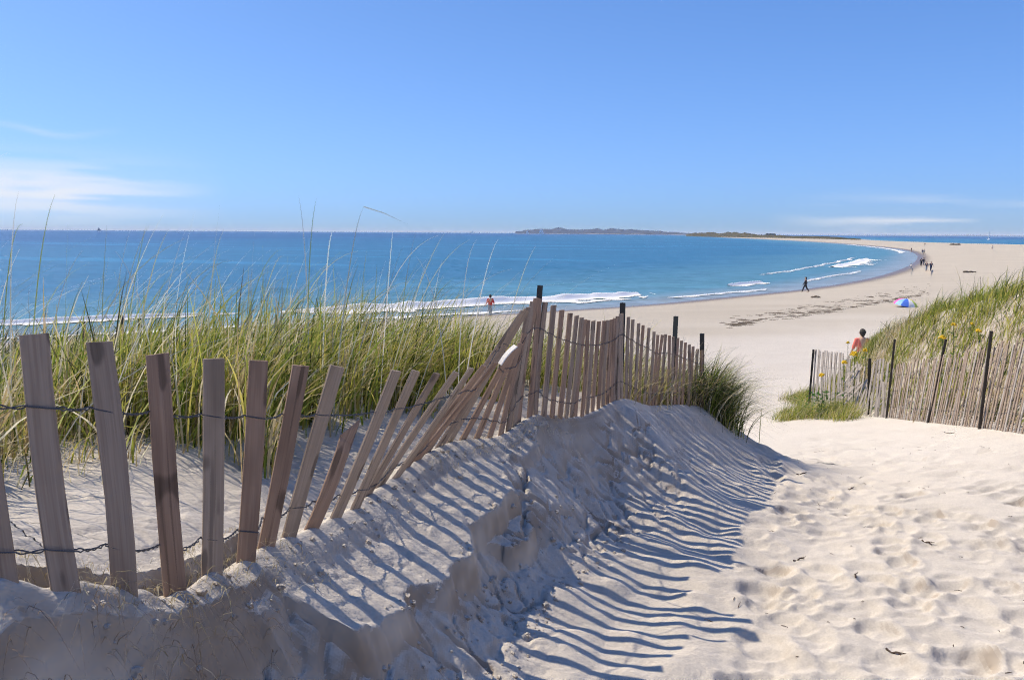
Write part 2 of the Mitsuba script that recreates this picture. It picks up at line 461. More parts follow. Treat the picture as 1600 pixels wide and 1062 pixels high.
for nm, cs in (('wood_grey', ((.235, .175, .135), (.335, .265, .212), (.17, .122, .096))), ('wood_red', ((.26, .17, .12), (.35, .245, .185), (.18, .118, .086))),
               ('wood_tan', ((.27, .205, .155), (.37, .295, .235), (.19, .145, .11))), ('wood_silver', ((.33, .29, .26), (.43, .39, .355), (.24, .21, .19)))):
    scene[nm] = {'type': 'twosided', 'b': {'type': 'bumpmap', 'arbitrary': proc(wood(*cs) if False else wood_bump, 0.0008), 'scale': 0.0012,
                 'b': {'type': 'principled', 'base_color': proc(wood(*cs)), 'roughness': 0.8, 'specular': 0.3}}}


def plain(name, rgb, rough=.7, **kw):
    scene[name] = {'type': 'twosided', 'b': {'type': 'principled', 'base_color': {'type': 'rgb', 'value': rgb}, 'roughness': rough, **kw}}


plain('wire_metal', (.075, .08, .095), .5, metallic=.4)
plain('post_dark', (.022, .022, .022), .55)
plain('post_brown', (.05, .042, .036), .7)
plain('post_paint', (.055, .06, .05), .6)
plain('bleached', (.66, .64, .60), .7)
plain('straw', (.42, .32, .19), .9)
plain('twig_dark', (.07, .05, .04), .9)
plain('weed_dark', (.11, .085, .06), .9)
plain('skin', (.45, .28, .20), .6)
plain('hair_dark', (.02, .017, .016), .7)
plain('cloth_black', (.018, .02, .026), .85)
plain('cloth_navy', (.03, .045, .09), .85)
plain('cloth_red', (.60, .04, .03), .8)
plain('cloth_coral', (.70, .17, .13), .8)
plain('cloth_grey', (.30, .34, .38), .8)
plain('cloth_white', (.78, .77, .75), .8)
plain('brim_white', (.78, .77, .74), .8)
plain('panel_pink', (.80, .12, .36), .6)
plain('panel_blue', (.06, .16, .62), .6)
plain('panel_sky', (.22, .46, .80), .6)
plain('panel_white', (.82, .82, .80), .6)
plain('panel_lime', (.62, .68, .10), .6)
plain('panel_orange', (.80, .35, .06), .6)
plain('hull_white', (.80, .80, .80), .5)
plain('sail_white', (.82, .82, .80), .7)
plain('sail_dark', (.10, .11, .14), .7)
plain('flower_yellow', (.62, .42, .02), .9)
plain('shingle_grey', (.22, .23, .25), .8)
scene['blade'] = {'type': 'principledthin', 'base_color': {'type': 'mesh_attribute', 'name': 'vertex_color'}, 'roughness': .55, 'diff_trans': .75, 'specular': .35} if False else \
    {'type': 'principledthin', 'base_color': {'type': 'mesh_attribute', 'name': 'vertex_color'}, 'roughness': .45, 'diff_trans': .9}
scene['leaf_green'] = {'type': 'principledthin', 'base_color': {'type': 'rgb', 'value': (.05, .13, .03)}, 'roughness': .5, 'diff_trans': 0.6}


def isle_col(p, n, uv):
    c = mix((.040, .046, .046), (.085, .080, .075), fbm(p.x * .02, p.y * .02, p.z * .08, 3))
    return mix((.42, .38, .32), c, smoothstep(1.0, 5.0, p.z + 3 * noise(p.x * .015, p.y * .015)))


scene['isle_bsdf'] = {'type': 'twosided', 'b': {'type': 'diffuse', 'reflectance': proc(isle_col)}}


def scrub_col(p, n, uv):
    return mix((.045, .05, .028), (.13, .11, .07), fbm(p.x * .12, p.y * .12, p.z * .4, 3))


scene['scrub_bsdf'] = {'type': 'twosided', 'b': {'type': 'diffuse', 'reflectance': proc(scrub_col)}}

# ------------------------------------------------------------------ the setting: sand and sea
def steps(lo, hi, segs, grow):
    """grid lines: segs = [(start, end, step)] in a row, then ever wider towards lo and hi"""
    out = []
    for a, b, st in segs:
        out += list(np.arange(a, b - st * .5, st))
    out.append(segs[-1][1])
    st, v = segs[-1][2], out[-1]
    while v < hi:
        st *= grow
        v += st
        out.append(v)
    st, v = segs[0][2], out[0]
    while v > lo:
        st *= grow
        v -= st
        out.insert(0, v)
    return np.array(out)


gx = steps(-900, 1400, [(-1.35, -.95, .010), (-.95, .05, .006), (.05, .6, .0085), (.6, 2.3, .0115)], 1.038)
gy = steps(-40, 2900, [(.9, 2.3, .0065), (2.3, 3.4, .0095), (3.4, 4.8, .012)], 1.038)
GX, GY = np.meshgrid(gx, gy)
GZ = ground(GX, GY)
V, Fc = grid_mesh(GX, GY, GZ)
# leave out what lies deep under the sea
keepf = GZ.ravel()[Fc].max(1) > -1.6
scene_key = add('sand', (V, Fc[keepf]), 'sand_bsdf', smooth=True)
USED.add('sand')
tag('sand', 'pale windblown sand of the dune path, its bank and the long curving beach', 'sand', kind='structure')

rr = np.geomspace(18, 45000, 330)
th = np.radians(np.linspace(-100, 75, 420))
RR, TH = np.meshgrid(rr, th, indexing='ij')
SX, SY = RR * np.sin(TH), RR * np.cos(TH)
dsea = -inland(SX, SY)
SZ = np.zeros_like(SX)
V, Fc = grid_mesh(SX, SY, SZ)
Fc = Fc[:, ::-1]
keepf = dsea.ravel()[Fc].max(1) > -8
add('sea', (V, Fc[keepf]), 'sea_bsdf', smooth=True, uv=np.stack([dsea.ravel(), dsea.ravel() * 0 + TH.ravel()], -1))
tag('sea', 'calm blue sea in a wide bay, teal near the beach and deep blue at the horizon', 'sea', kind='structure')

# ------------------------------------------------------------------ surf: foam along the water's edge
bay_s = smooth_poly(bay, 4)
bl = np.concatenate([[0], np.cumsum(np.linalg.norm(np.diff(bay_s, axis=0), axis=1))])


def shore_at(l, off):
    """point on the bay shore at length l, off metres out to sea"""
    x, y = np.interp(l, bl, bay_s[:, 0]), np.interp(l, bl, bay_s[:, 1])
    x2, y2 = np.interp(l + .5, bl, bay_s[:, 0]), np.interp(l + .5, bl, bay_s[:, 1])
    tx, ty = x2 - x, y2 - y
    k = np.hypot(tx, ty) + 1e-9
    return x - ty / k * off, y + tx / k * off


def shore_len(px, py):
    p = at_z(px, py, 0)[:2]
    return bl[np.argmin(np.hypot(bay_s[:, 0] - p[0], bay_s[:, 1] - p[1]))]


def surf(l0, l1, off, width, height, thr, seed, step=.28, rows=26):
    n = max(int((l1 - l0) / step), 8)
    L, K = np.meshgrid(np.linspace(l0, l1, n), np.linspace(0, 1, rows), indexing='ij')
    fade = np.minimum(sstep(0, .2, (L - l0) / (l1 - l0)), sstep(1, .8, (L - l0) / (l1 - l0)))
    w = width * (0.25 + .75 * fade) * (1 + .7 * nz(L, L * 0, .22, 3, seed + 1))
    o = off + 1.6 * nz(L, L * 0, .10, 3, seed + 2) * 2 - w * (1 - K)
    x, y = shore_at(L, o)
    face = np.exp(-((K - .80) / .11) ** 2)
    z = .035 + height * fade * face * (.6 + .8 * meshkit.fbm(np.stack([L * .5, K * 0, K * 0 + .2], -1), 3, seed + 3)) + .05 * meshkit.fbm(np.stack([x * 2.1, y * 2.1, x * 0], -1), 3, seed)
    lace = meshkit.fbm(np.stack([x * .55, y * .55, x * 0 + seed], -1), 4, seed + 4)
    V, Fc = grid_mesh(x, y, z)
    sol = lace + .55 * sstep(.25, .75, K) * fade - .25 * (1 - fade)
    Fc = Fc[sol.ravel()[Fc].mean(1) > thr]
    return V, Fc


def join(meshes):
    vs, fs, k = [], [], 0
    for v, f in meshes:
        vs.append(v)
        fs.append(f + k)
        k += len(v)
    return np.vstack(vs), np.vstack(fs)


la, lb = shore_len(300, 515), shore_len(1130, 464)
main = surf(shore_len(430, 508), lb, 9.0, 4.4, .50, .54, 3)
add('breaking_wave', main, 'foam_bsdf', smooth=True)
tag('breaking_wave', 'long white line of a breaking wave along the near beach behind the fence', 'wave')
l1, l2 = shore_len(1215, 456), shore_len(1290, 447)
add('breaking_wave', surf(shore_len(1240, 454), shore_len(1292, 446), 9.0, 2.2, .35, .55, 5), 'foam_bsdf', smooth=True)
USED.add('breaking_wave_001')
tag('breaking_wave_001', 'short white wave crest just behind the dark walking person', 'wave')
add('breaking_wave', surf(shore_len(1400, 424), shore_len(1436, 405), 14.0, 6.0, .35, .60, 6), 'foam_bsdf', smooth=True)
tag('breaking_wave_002', 'white patch of surf where the bay bends beside the far group of people', 'wave')
parts = [surf(la - 60, shore_len(520, 503), 10.0, 2.0, .3, .60, 17), surf(shore_len(1060, 471), shore_len(1250, 453), 3.0, 1.3, .05, .63, 8), surf(shore_len(1300, 446), shore_len(1400, 424), 6.0, 1.2, .10, .71, 9),
         surf(shore_len(1300, 446), shore_len(1432, 402), 17.0, 1.4, .12, .72, 10), surf(la - 60, shore_len(1000, 477), 1.6, 1.6, .04, .66, 12),
         surf(shore_len(1436, 400), shore_len(1320, 381), 5.0, 4.0, .08, .70, 13, step=1.0)]
add('foam', join(parts), 'foam_bsdf', smooth=True)
tag('foam', 'thin streaks of foam washing along the wet sand', 'foam', kind='stuff')


# ------------------------------------------------------------------ fences
def slat_mesh(bot, top, nrm, width, thick, seed, under=.22, broken=False):
    r = np.random.default_rng(seed)
    bot, top = np.array(bot, float), np.array(top, float)
    ax = unit(top - bot)
    nrm = unit(nrm - ax * (nrm @ ax))
    wd = np.cross(ax, nrm)
    bot = bot - ax * under
    L = np.linalg.norm(top - bot)
    n = 7
    c = .0016
    ring = np.array([(-width / 2 + c, -thick / 2), (width / 2 - c, -thick / 2), (width / 2, -thick / 2 + c), (width / 2, thick / 2 - c),
                     (width / 2 - c, thick / 2), (-width / 2 + c, thick / 2), (-width / 2, thick / 2 - c), (-width / 2, -thick / 2 + c)])
    V, UV = [], []
    bow = r.normal(0, .006), r.normal(0, .003)
    ou, ov = r.uniform(0, 40), r.uniform(0, 90)
    tilt = r.normal(0, .05)
    for i in range(n):
        k = i / (n - 1)
        cen = bot + ax * (L * k) + nrm * bow[0] * math.sin(k * 3.14) + wd * bow[1] * math.sin(k * 3.14)
        ws = 1 + r.normal(0, .012)
        for a, b in ring:
            e = ax * (tilt * a if i == n - 1 else 0)
            if broken and i == n - 1:
                e = ax * r.normal(-.01, .02)
            V.append(cen + wd * a * ws + nrm * b + e)
            UV.append((ou + a + (b * 1.0), ov + L * k))
    Fq = []
    for i in range(n - 1):
        for j in range(8):
            a, b = i * 8 + j, i * 8 + (j + 1) % 8
            Fq += [(a, b, b + 8), (a, b + 8, a + 8)]
    for cap, flip in ((0, True), ((n - 1) * 8, False)):
        for j in range(1, 7):
            t_ = (cap, cap + j, cap + j + 1)
            Fq.append(t_[::-1] if flip else t_)
    return (np.array(V), np.array(Fq)), np.array(UV)


def tube(P, rad, sides=5):
    P = np.asarray(P, float)
    t = np.gradient(P, axis=0)
    t /= np.linalg.norm(t, axis=1, keepdims=True) + 1e-12
    up = np.where(np.abs(t[:, 2:]) < .9, [0, 0, 1.], [1., 0, 0])
    a = np.cross(t, up)
    a /= np.linalg.norm(a, axis=1, keepdims=True) + 1e-12
    b = np.cross(t, a)
    ang = np.arange(sides) * 2 * np.pi / sides
    rad = np.broadcast_to(rad, (len(P),))
    V = P[:, None] + rad[:, None, None] * (np.cos(ang)[None, :, None] * a[:, None] + np.sin(ang)[None, :, None] * b[:, None])
    i, j = np.meshgrid(np.arange(len(P) - 1), np.arange(sides), indexing='ij')
    q = np.stack([i * sides + j, i * sides + (j + 1) % sides, (i + 1) * sides + (j + 1) % sides, (i + 1) * sides + j], -1).reshape(-1, 4)
    caps = [(0, k + 1, k) for k in range(1, sides - 1)] + [(len(V) * sides - sides, len(V) * sides - sides + k, len(V) * sides - sides + k + 1) for k in range(1, sides - 1)]
    return V.reshape(-1, 3), np.vstack([q[:, [0, 1, 2]], q[:, [0, 2, 3]], np.array(caps)])


def twisted_wire(pts, nrms, gauge=.0015, off=.0066, seg=16, turns=3.0, hw=.0245):
    """two strands, one across the front and one across the back of every slat, twisted round each other between the slats"""
    pts = [np.asarray(p, float) for p in pts]
    n_ = len(pts)
    ws = []
    for i in range(n_):
        d = pts[min(i + 1, n_ - 1)] - pts[max(i - 1, 0)]
        w_ = d - nrms[i] * (d @ nrms[i])
        ws.append(unit(w_))
    out = []
    for sg in (1, -1):
        P = []
        for i in range(n_):
            h_ = min(hw, .42 * min(np.linalg.norm(pts[k] - pts[i]) for k in (i - 1, i + 1) if 0 <= k < n_))
            for k in (-1, -.4, .4, 1):
                P.append(pts[i] + ws[i] * h_ * k + nrms[i] * off * sg * (1 if abs(k) < .9 else .8))
            if i == n_ - 1:
                break
            h2 = min(hw, .42 * min(np.linalg.norm(pts[k] - pts[i + 1]) for k in (i, i + 2) if 0 <= k < n_))
            a, b = pts[i] + ws[i] * h_, pts[i + 1] - ws[i + 1] * h2
            gap = np.linalg.norm(b - a)
            ax = unit(b - a)
            k_t = max(1, round(turns * gap / .14))
            for k in np.linspace(0, 1, seg + 2)[1:-1]:
                n = unit(nrms[i] * (1 - k) + nrms[i + 1] * k)
                n = unit(n - ax * (n @ ax))
                m = np.cross(ax, n)
                an = k * 2 * math.pi * k_t
                e = min(k, 1 - k) * gap
                rad = .0018 + (off * .7 - .0018) * math.exp(-(e / .012) ** 2)
                P.append(a + (b - a) * k + sg * rad * (n * math.cos(an) + m * math.sin(an)) - np.array([0, 0, .004 * math.sin(math.pi * k)]))
        out.append(tube(P, gauge, 5 if seg > 10 else 4))
    return join(out)


def post_mesh(bot, top, w=.035, under=.3):
    """T-section steel post"""
    bot, top = np.array(bot, float), np.array(top, float)
    ax = unit(top - bot)
    bot = bot - ax * under
    L = np.linalg.norm(top - bot)
    import shapely.geometry as sg
    prof = sg.box(-w / 2, -.005, w / 2, .004).union(sg.box(-.005, -.004, .005, w * .75))
    m = trimesh.creation.extrude_polygon(prof, L, engine='earcut')
    x = unit(np.cross([0, 1, 0.2], ax))
    y = np.cross(ax, x)
    v = m.vertices
    return bot + v[:, :1] * x + v[:, 1:2] * y + v[:, 2:] * ax, np.array(m.faces)


TONE = ['wood_grey', 'wood_red', 'wood_tan']
SW, ST = .0435, .0095
left_fence = thing('sand_fence', 'weathered brown slat fence leaning along the left bank beside the footpath', 'fence')
ftan = np.gradient(np.stack([np.interp(np.linspace(0, 1, len(foot)), np.linspace(0, 1, len(foot)), gaussian_filter1d(foot[:, k], 2.0)) for k in (0, 1)], -1), axis=0)
slat_ax, slat_n = [], []
for i, sd in enumerate(LEFT):
    b = foot[i]
    tt = unit([ftan[i][0], ftan[i][1], 0])
    n = np.array([tt[1], -tt[0], 0])                       # towards the path
    a = math.radians(sd[6])
    n = unit(n * math.cos(a) - tt * math.sin(a))
    wcam = [.95, .95, .95, .95, .95, .72, .6, .5, .45, .32, .22, .12][i] if i < 12 else 0
    tocam = unit([-b[0], -b[1], 0])
    yaw = math.radians(6 + 5 * math.sin(i * 2.1))
    tocam = np.array([tocam[0] * math.cos(yaw) - tocam[1] * math.sin(yaw), tocam[0] * math.sin(yaw) + tocam[1] * math.cos(yaw), 0])
    n = unit(n * (1 - wcam) + tocam * wcam)
    dd = sd[4] + (.04 if 16 <= i <= 22 else 0) + .012 * ((i * 7) % 5 - 2) * (15 < i < 27)
    tp = at(sd[0], sd[1], dd + .03)
    slat_ax.append((b, tp))
    slat_n.append(n)
    (m, uvs) = slat_mesh(b, tp, n, SW * (1 + .05 * math.sin(i * 12.9)), ST, 100 + i, under=.09 if i < 10 else .2, broken=(i == 8))
    add('slat', m, TONE[sd[5]], left_fence, uv=uvs, label='short broken slat with splintered top' if i == 8 else None)
# the pale chip turned to the sun
cb, ct = at(781, 569, 3.10), at(806, 540, 3.12)
(m, uvs) = slat_mesh(cb, ct, unit([-.45, -.6, .7]), .026, .005, 991, under=.0)
add('slat', m, 'bleached', left_fence, uv=uvs, label='short bleached white slat end turned to the sun')


def on_slat(i, px=None, py=None, f=None):
    b, t = slat_ax[i]
    if py is not None:
        lo, hi = 0., 1.
        pyt, pyb = LEFT[i][1], LEFT[i][3]
        f = (pyb - py) / (pyb - pyt)
    return b + (t - b) * f


up_y = {0: 630, 1: 634, 2: 639, 3: 645, 4: 648, 5: 650, 6: 647, 7: 647, 9: 643, 10: 637, 11: 631, 12: 622, 13: 616, 14: 610, 15: 604}
lo_y = {0: 860, 1: 857, 2: 854, 3: 852, 4: 840, 5: 828, 6: 807, 7: 791, 8: 783, 9: 772, 10: 764, 11: 757}
ids = [i for i in range(len(LEFT)) if i != 8]
pts = [on_slat(i, py=up_y[i]) if i in up_y else on_slat(i, f=.74 if i > 15 else .74) for i in ids]
ext0 = pts[0] + (pts[0] - pts[1]) * .9
add('wire', twisted_wire([ext0] + pts, [slat_n[0]] + [slat_n[i] for i in ids]), 'wire_metal', left_fence, smooth=True)
ids2 = list(range(len(LEFT)))
pts = [on_slat(i, py=lo_y[i]) if i in lo_y else on_slat(i, f=.16) for i in ids2]
ext0 = pts[0] + (pts[0] - pts[1]) * .9
add('wire', twisted_wire([ext0] + pts, [slat_n[0]] + [slat_n[i] for i in ids2]), 'wire_metal', left_fence, smooth=True)
for (tx, ty, bx, by, d, mat) in ((844, 446, 828, 640, 4.07, 'post_dark'), (973, 473, 969, 617, 4.99, 'post_dark'), (1056, 494, 1050, 630, 5.86, 'post_paint'), (1097, 521, 1096, 632, 6.33, 'post_dark')):
    b, t = at(bx, by, d + .03), at(tx, ty, d + .03)
    add('post', post_mesh(b, t, .030 if d < 4.5 else .036), mat, left_fence)


def ground_at(px, d):
    """ground point at photo column px and distance d"""
    p = at(px, 600, d)
    return np.array([p[0], p[1], gz1(p[0], p[1])])


# --- right fence, upright run
rf = thing('sand_fence', 'long silvery slat fence with dark posts along the right dune', 'fence')
run = [(1636, 705, 7.0), (1590, 690, 7.6), (1545, 681, 8.35), (1500, 672, 9.2), (1440, 662, 10.6), (1388, 655, 12.05)]
rp = np.array([at(*q) for q in run])
rp[:, 2] = [gz1(p[0], p[1]) for p in rp]
rl_ = np.concatenate([[0], np.cumsum(np.linalg.norm(np.diff(rp[:, :2], axis=0), axis=1))])
ns = 66
rtops, rns, rbots = [], [], []
for i in range(ns):
    l = rl_[-1] * (i + .2 * math.sin(i * 5.3)) / (ns - 1)
    l = min(max(l, 0), rl_[-1])
    b = np.array([np.interp(l, rl_, rp[:, k]) for k in range(3)])
    b2 = np.array([np.interp(l + .05, rl_, rp[:, k]) for k in range(3)])
    tt = unit(np.append((b2 - b)[:2], 0)) if l < rl_[-1] - .1 else tt
    n = np.array([-tt[1], tt[0], 0])
    f = l / rl_[-1]
    hgt = np.interp(f, [0, .25, .5, .7, .85, 1], [1.03, 1.0, .95, .92, .90, .88]) + .03 * math.sin(i * 3.1) + random.uniform(-.02, .02)
    lean = np.interp(f, [0, .3, .6, .9, 1], [.20, .19, .17, .10, .05]) + random.gauss(0, .035)
    top = b + np.array([0, 0, hgt]) - tt * lean * hgt + n * -.04
    # leans towards the near end, which is to the right in view
    (m, uvs) = slat_mesh(b, top, n, .035, .009, 300 + i, under=.12)
    add('slat', m, ['wood_silver', 'wood_tan', 'wood_tan', 'wood_grey'][i % 4], rf, uv=uvs)
    rtops.append(top); rbots.append(b); rns.append(n)
for f in (.2, .5, .8):
    add('wire', twisted_wire([b + (t - b) * f for b, t in zip(rbots, rtops)], rns, gauge=.0014, seg=8), 'wire_metal', rf, smooth=True)
for (tx, ty, bx, by, d) in ((1549, 517, 1537, 678, 8.5), (1478, 530, 1455, 662, 10.3), (1398, 530, 1389, 652, 12.0)):
    g = ground_at(bx, d)
    t = at(tx, ty, d + .02)
    add('post', post_mesh(g, t, .034), 'post_brown', rf)

# --- collapsed run
cf = thing('sand_fence', 'collapsed fence section with fanned out slats beside the goldenrod plant', 'fence')
fan = [(1395, 575, 1384, 640), (1388, 567, 1378, 640), (1381, 560, 1372, 641), (1376, 560, 1368, 642), (1372, 561, 1360, 643), (1367, 564, 1354, 645), (1362, 586, 1345, 646),
       (1358, 590, 1338, 642), (1355, 592, 1330, 643), (1347, 600, 1322, 628), (1345, 597, 1318, 620), (1343, 600, 1312, 616), (1340, 575, 1327, 598), (1346, 573, 1326, 604),
       (1338, 570, 1322, 594), (1375, 600, 1371, 640), (1380, 596, 1382, 640), (1318, 630, 1300, 651)]
ftops, fbots, fnn = [], [], []
for i, (tx, ty, bx, by) in enumerate(fan):
    d = 13.6 - .022 * (bx - 1318)
    b, t = at(bx, by, d), at(tx, ty, d + .15)
    g = gz1(b[0], b[1])
    if by > 630:
        b[2] = min(b[2], g + .02)
    n = unit([-.85, -.5, .2])
    (m, uvs) = slat_mesh(b, t, n, .036, .010, 500 + i, under=.06)
    add('slat', m, 'wood_silver', cf, uv=uvs)
    ftops.append(t); fbots.append(b); fnn.append(n)
sel = [0, 1, 2, 3, 4, 5]
add('wire', twisted_wire([fbots[i] + (ftops[i] - fbots[i]) * .75 for i in sel], [fnn[i] for i in sel], seg=8), 'wire_metal', cf, smooth=True)
g = ground_at(1360, 13.0)
add('post', post_mesh(g, at(1359, 560, 13.0), .05), 'post_dark', cf)

# --- far grey run
gf = thing('sand_fence', 'grey fence section at the far end of the right dune', 'fence')
gp0, gp1 = at(1269, 615, 16.6), at(1344, 628, 14.2)
ns = 30
gt, gb, gn = [], [], []
for i in range(ns):
    k = i / (ns - 1)
    b = gp0 + (gp1 - gp0) * k
    b[2] = gz1(b[0], b[1]) + .02
    px = 1269 + 75 * k
    ty = np.interp(k, [0, .3, .6, .8, 1], [547, 549, 552, 562, 572]) + random.uniform(-2, 2)
    t = at(px + random.uniform(-1, 1), ty, b[1])
    t[:2] = b[:2] + np.array([random.gauss(0, .02), random.gauss(0, .02)])
    tt = unit(gp1 - gp0)
    n = unit([-tt[1], tt[0], 0])
    (m, uvs) = slat_mesh(b, t, n, .05, .010, 600 + i, under=.1)
    add('slat', m, 'wood_silver', gf, uv=uvs)
    gt.append(t); gb.append(b); gn.append(n)
for f in (.3, .75):
    add('wire', twisted_wire([b + (t - b) * f for b, t in zip(gb, gt)], gn, gauge=.0014, seg=6), 'wire_metal', gf, smooth=True)
add('post', post_mesh(gb[0] + np.array([-.06, 0, 0]), gt[0] + np.array([-.06, 0, .0]), .045), 'post_dark', gf)


# ------------------------------------------------------------------ grass
GREEN = np.array([(.17, .24, .045), (.29, .34, .065), (.42, .42, .09), (.50, .45, .13)])
STRAW = np.array([(.56, .48, .29), (.64, .57, .39), (.48, .37, .20), (.70, .66, .52)])
DARK = np.array([(.045, .075, .02), (.07, .09, .03), (.11, .10, .05)])


def blades(base, height, lean_dir, lean, width, col, segs=5, droop=None, seed=0):
    """curved tapering leaves; lean: how far the tip travels sideways per height, droop: how much the tip nods"""
    r = np.random.default_rng(seed)
    n = len(base)
    h = np.asarray(height)[:, None]
    k = np.linspace(0, 1, segs + 1)[None, :]
    lean = np.asarray(lean)[:, None]
    droop = (r.uniform(0, .35, n) if droop is None else np.asarray(droop))[:, None]
    out = lean * (k ** 1.7) * h
    zz = h * (k - (lean * .32 + droop) * k ** 2.6)
    dirx, diry = np.cos(lean_dir)[:, None], np.sin(lean_dir)[:, None]
    P = np.stack([base[:, 0:1] + dirx * out, base[:, 1:2] + diry * out, base[:, 2:3] + zz - .03], -1)
    fa = r.uniform(0, np.pi, n)
    wv = np.stack([np.cos(fa), np.sin(fa), np.zeros(n)], -1)[:, None, :]
    w = np.asarray(width)[:, None] * (1 - .92 * k ** 1.6) * (.75 + .5 * np.minimum(k * 4, 1)) * .5
    A, B = P - wv * w[..., None], P + wv * w[..., None]
    V = np.stack([A, B], 2).reshape(n, -1, 3)
    m = 2 * (segs + 1)
    q = []
    for i in range(segs):
        a = 2 * i
        q += [(a, a + 1, a + 3), (a, a + 3, a + 2)]
    q = np.array(q)
    Fc = (q[None] + (np.arange(n) * m)[:, None, None]).reshape(-1, 3)
    kk = np.repeat(k, 2, axis=1)
    C = col[:, None, :] * np.ones((n, m, 1))
    return (V.reshape(-1, 3), Fc), C.reshape(-1, 3)


def pick(pal, n, r, jit=.18):
    c = pal[r.integers(0, len(pal), n)]
    return np.clip(c * (1 + r.normal(0, jit, (n, 1))), .01, .85)


def merge_blades(lst):
    v, f, c, k = [], [], [], 0
    for (V, Fc), C in lst:
        v.append(V); f.append(Fc + k); c.append(C)
        k += len(V)
    return (np.vstack(v), np.vstack(f)), np.vstack(c)


def fence_point(t, s):
    """world (x, y) at arclength t, s to the right of the left fence"""
    x, y = np.interp(t, farc, fline[:, 0]), np.interp(t, farc, fline[:, 1])
    k = np.clip(np.searchsorted(farc, t) - 1, 0, len(farc) - 2)
    d = (fline[k + 1] - fline[k])
    d = d / np.linalg.norm(d, axis=1, keepdims=True)
    d = np.stack([np.interp(t, farc[:-1], gaussian_filter1d(np.gradient(fline[:, 0], farc), 1)[:-1]), np.interp(t, farc[:-1], gaussian_filter1d(np.gradient(fline[:, 1], farc), 1)[:-1])], -1)
    d = d / np.linalg.norm(d, axis=1, keepdims=True)
    return np.stack([x + d[:, 1] * s, y - d[:, 0] * s], -1)


def tufts(cent, per, spread, r):
    """blade roots in tufts about the centres"""
    n = len(cent)
    c = np.repeat(cent, per, axis=0)
    off = r.normal(0, 1, (len(c), 2)) * spread
    return c + off, np.repeat(np.arange(n), per)


WIND = math.radians(-8)                                  # tips blow to the right


def grass(P, r, hmu, hsd, pal_mix, width, segs, lean_mu=.35, seed=0, tuft=None, hs=None):
    n = len(P)
    z = ground(P[:, 0], P[:, 1], False)
    base = np.column_stack([P, z])
    h = np.clip(r.normal(hmu, hsd, n), .12, 1.2)
    if hs is not None:
        h = h * hs
    ld = r.normal(WIND, .9, n)
    ln = np.clip(r.gamma(2.2, lean_mu / 2.2, n), 0, 1.25)
    pal = [GREEN, STRAW, DARK]
    which = r.choice(3, n, p=pal_mix) if not isinstance(pal_mix, np.ndarray) or pal_mix.ndim == 1 else (r.random(n)[:, None] > np.cumsum(pal_mix, 1)).sum(1).clip(0, 2)
    col = np.zeros((n, 3))
    for i, p in enumerate(pal):
        mm = which == i
        col[mm] = pick(p, mm.sum(), r)
    w = width * r.uniform(.6, 1.25, n)
    return blades(base, h, ld, ln, w, col, segs, seed=seed)


r = np.random.default_rng(21)
lst = []
# tall tufts just behind the fence
for (n, t0, t1, s0, s1, hm, mixp, per, wd) in (
        (70, .9, 2.6, -.86, -2.1, .38, (.50, .45, .05), 26, .0078), (190, 2.4, 4.6, -.48, -1.9, .52, (.74, .22, .04), 34, .0078),
        (80, 1.0, 2.8, -1.7, -3.6, .36, (.5, .43, .07), 28, .007), (120, 2.6, 5.0, -1.6, -3.6, .44, (.62, .34, .04), 28, .007), (75, 4.4, 6.2, -.50, -1.8, .46, (.62, .33, .05), 36, .007),
        (90, 5.6, 8.2, -.30, -1.9, .46, (.38, .55, .07), 44, .007)):
    t = r.uniform(t0, t1, n)
    s = r.uniform(s1, s0, n)
    c = fence_point(t, s)
    P, idx = tufts(c, per, .055, r)
    hs = np.repeat(r.uniform(.6, 1.25, n), per)
    kk = np.repeat(np.clip(r.normal(0, .22, n), -.4, .4), per)
    mp = np.column_stack([np.clip(mixp[0] - kk, .05, .95), np.clip(mixp[1] + kk, .04, .9), np.full(len(P), mixp[2] + .05)])
    lst.append(grass(P, r, hm, .11, mp / mp.sum(1, keepdims=True), wd, 6, .42, seed=int(n), hs=hs))
# straw litter at the roots
n = 5200
c = fence_point(r.uniform(.9, 6.4, n), r.uniform(-2.6, -.72, n))
lst.append(grass(c, r, .20, .07, (.15, .75, .10), .0045, 4, 1.0, seed=77))
m, c = merge_blades(lst)
add('dune_grass', m, 'blade', smooth=True, color=c)
tag('dune_grass', 'tall yellow green beach grass growing on the sand behind the near fence', 'grass', kind='stuff')

# long pale blades that stand against the sea
r = np.random.default_rng(31)
n = 330
t = np.concatenate([r.uniform(1.0, 2.6, 90), r.uniform(2.4, 5.2, 240)])
P = fence_point(t, r.uniform(-2.2, -.65, n))
z = ground(P[:, 0], P[:, 1], False)
base = np.column_stack([P, z])
col = pick(np.array([(.70, .66, .54), (.62, .57, .40), (.34, .37, .13), (.78, .77, .68)]), n, r)
m, c = blades(base, r.uniform(.62, 1.08, n), r.normal(WIND, .45, n), np.clip(r.gamma(3, .20, n), .05, 1.3), r.uniform(.003, .005, n), col, 9, droop=r.uniform(0, .12, n), seed=3)
add('dune_grass', m, 'blade', smooth=True, color=c)
tag('dune_grass_001', 'long thin pale grass blades waving against the blue sea', 'grass', kind='stuff')

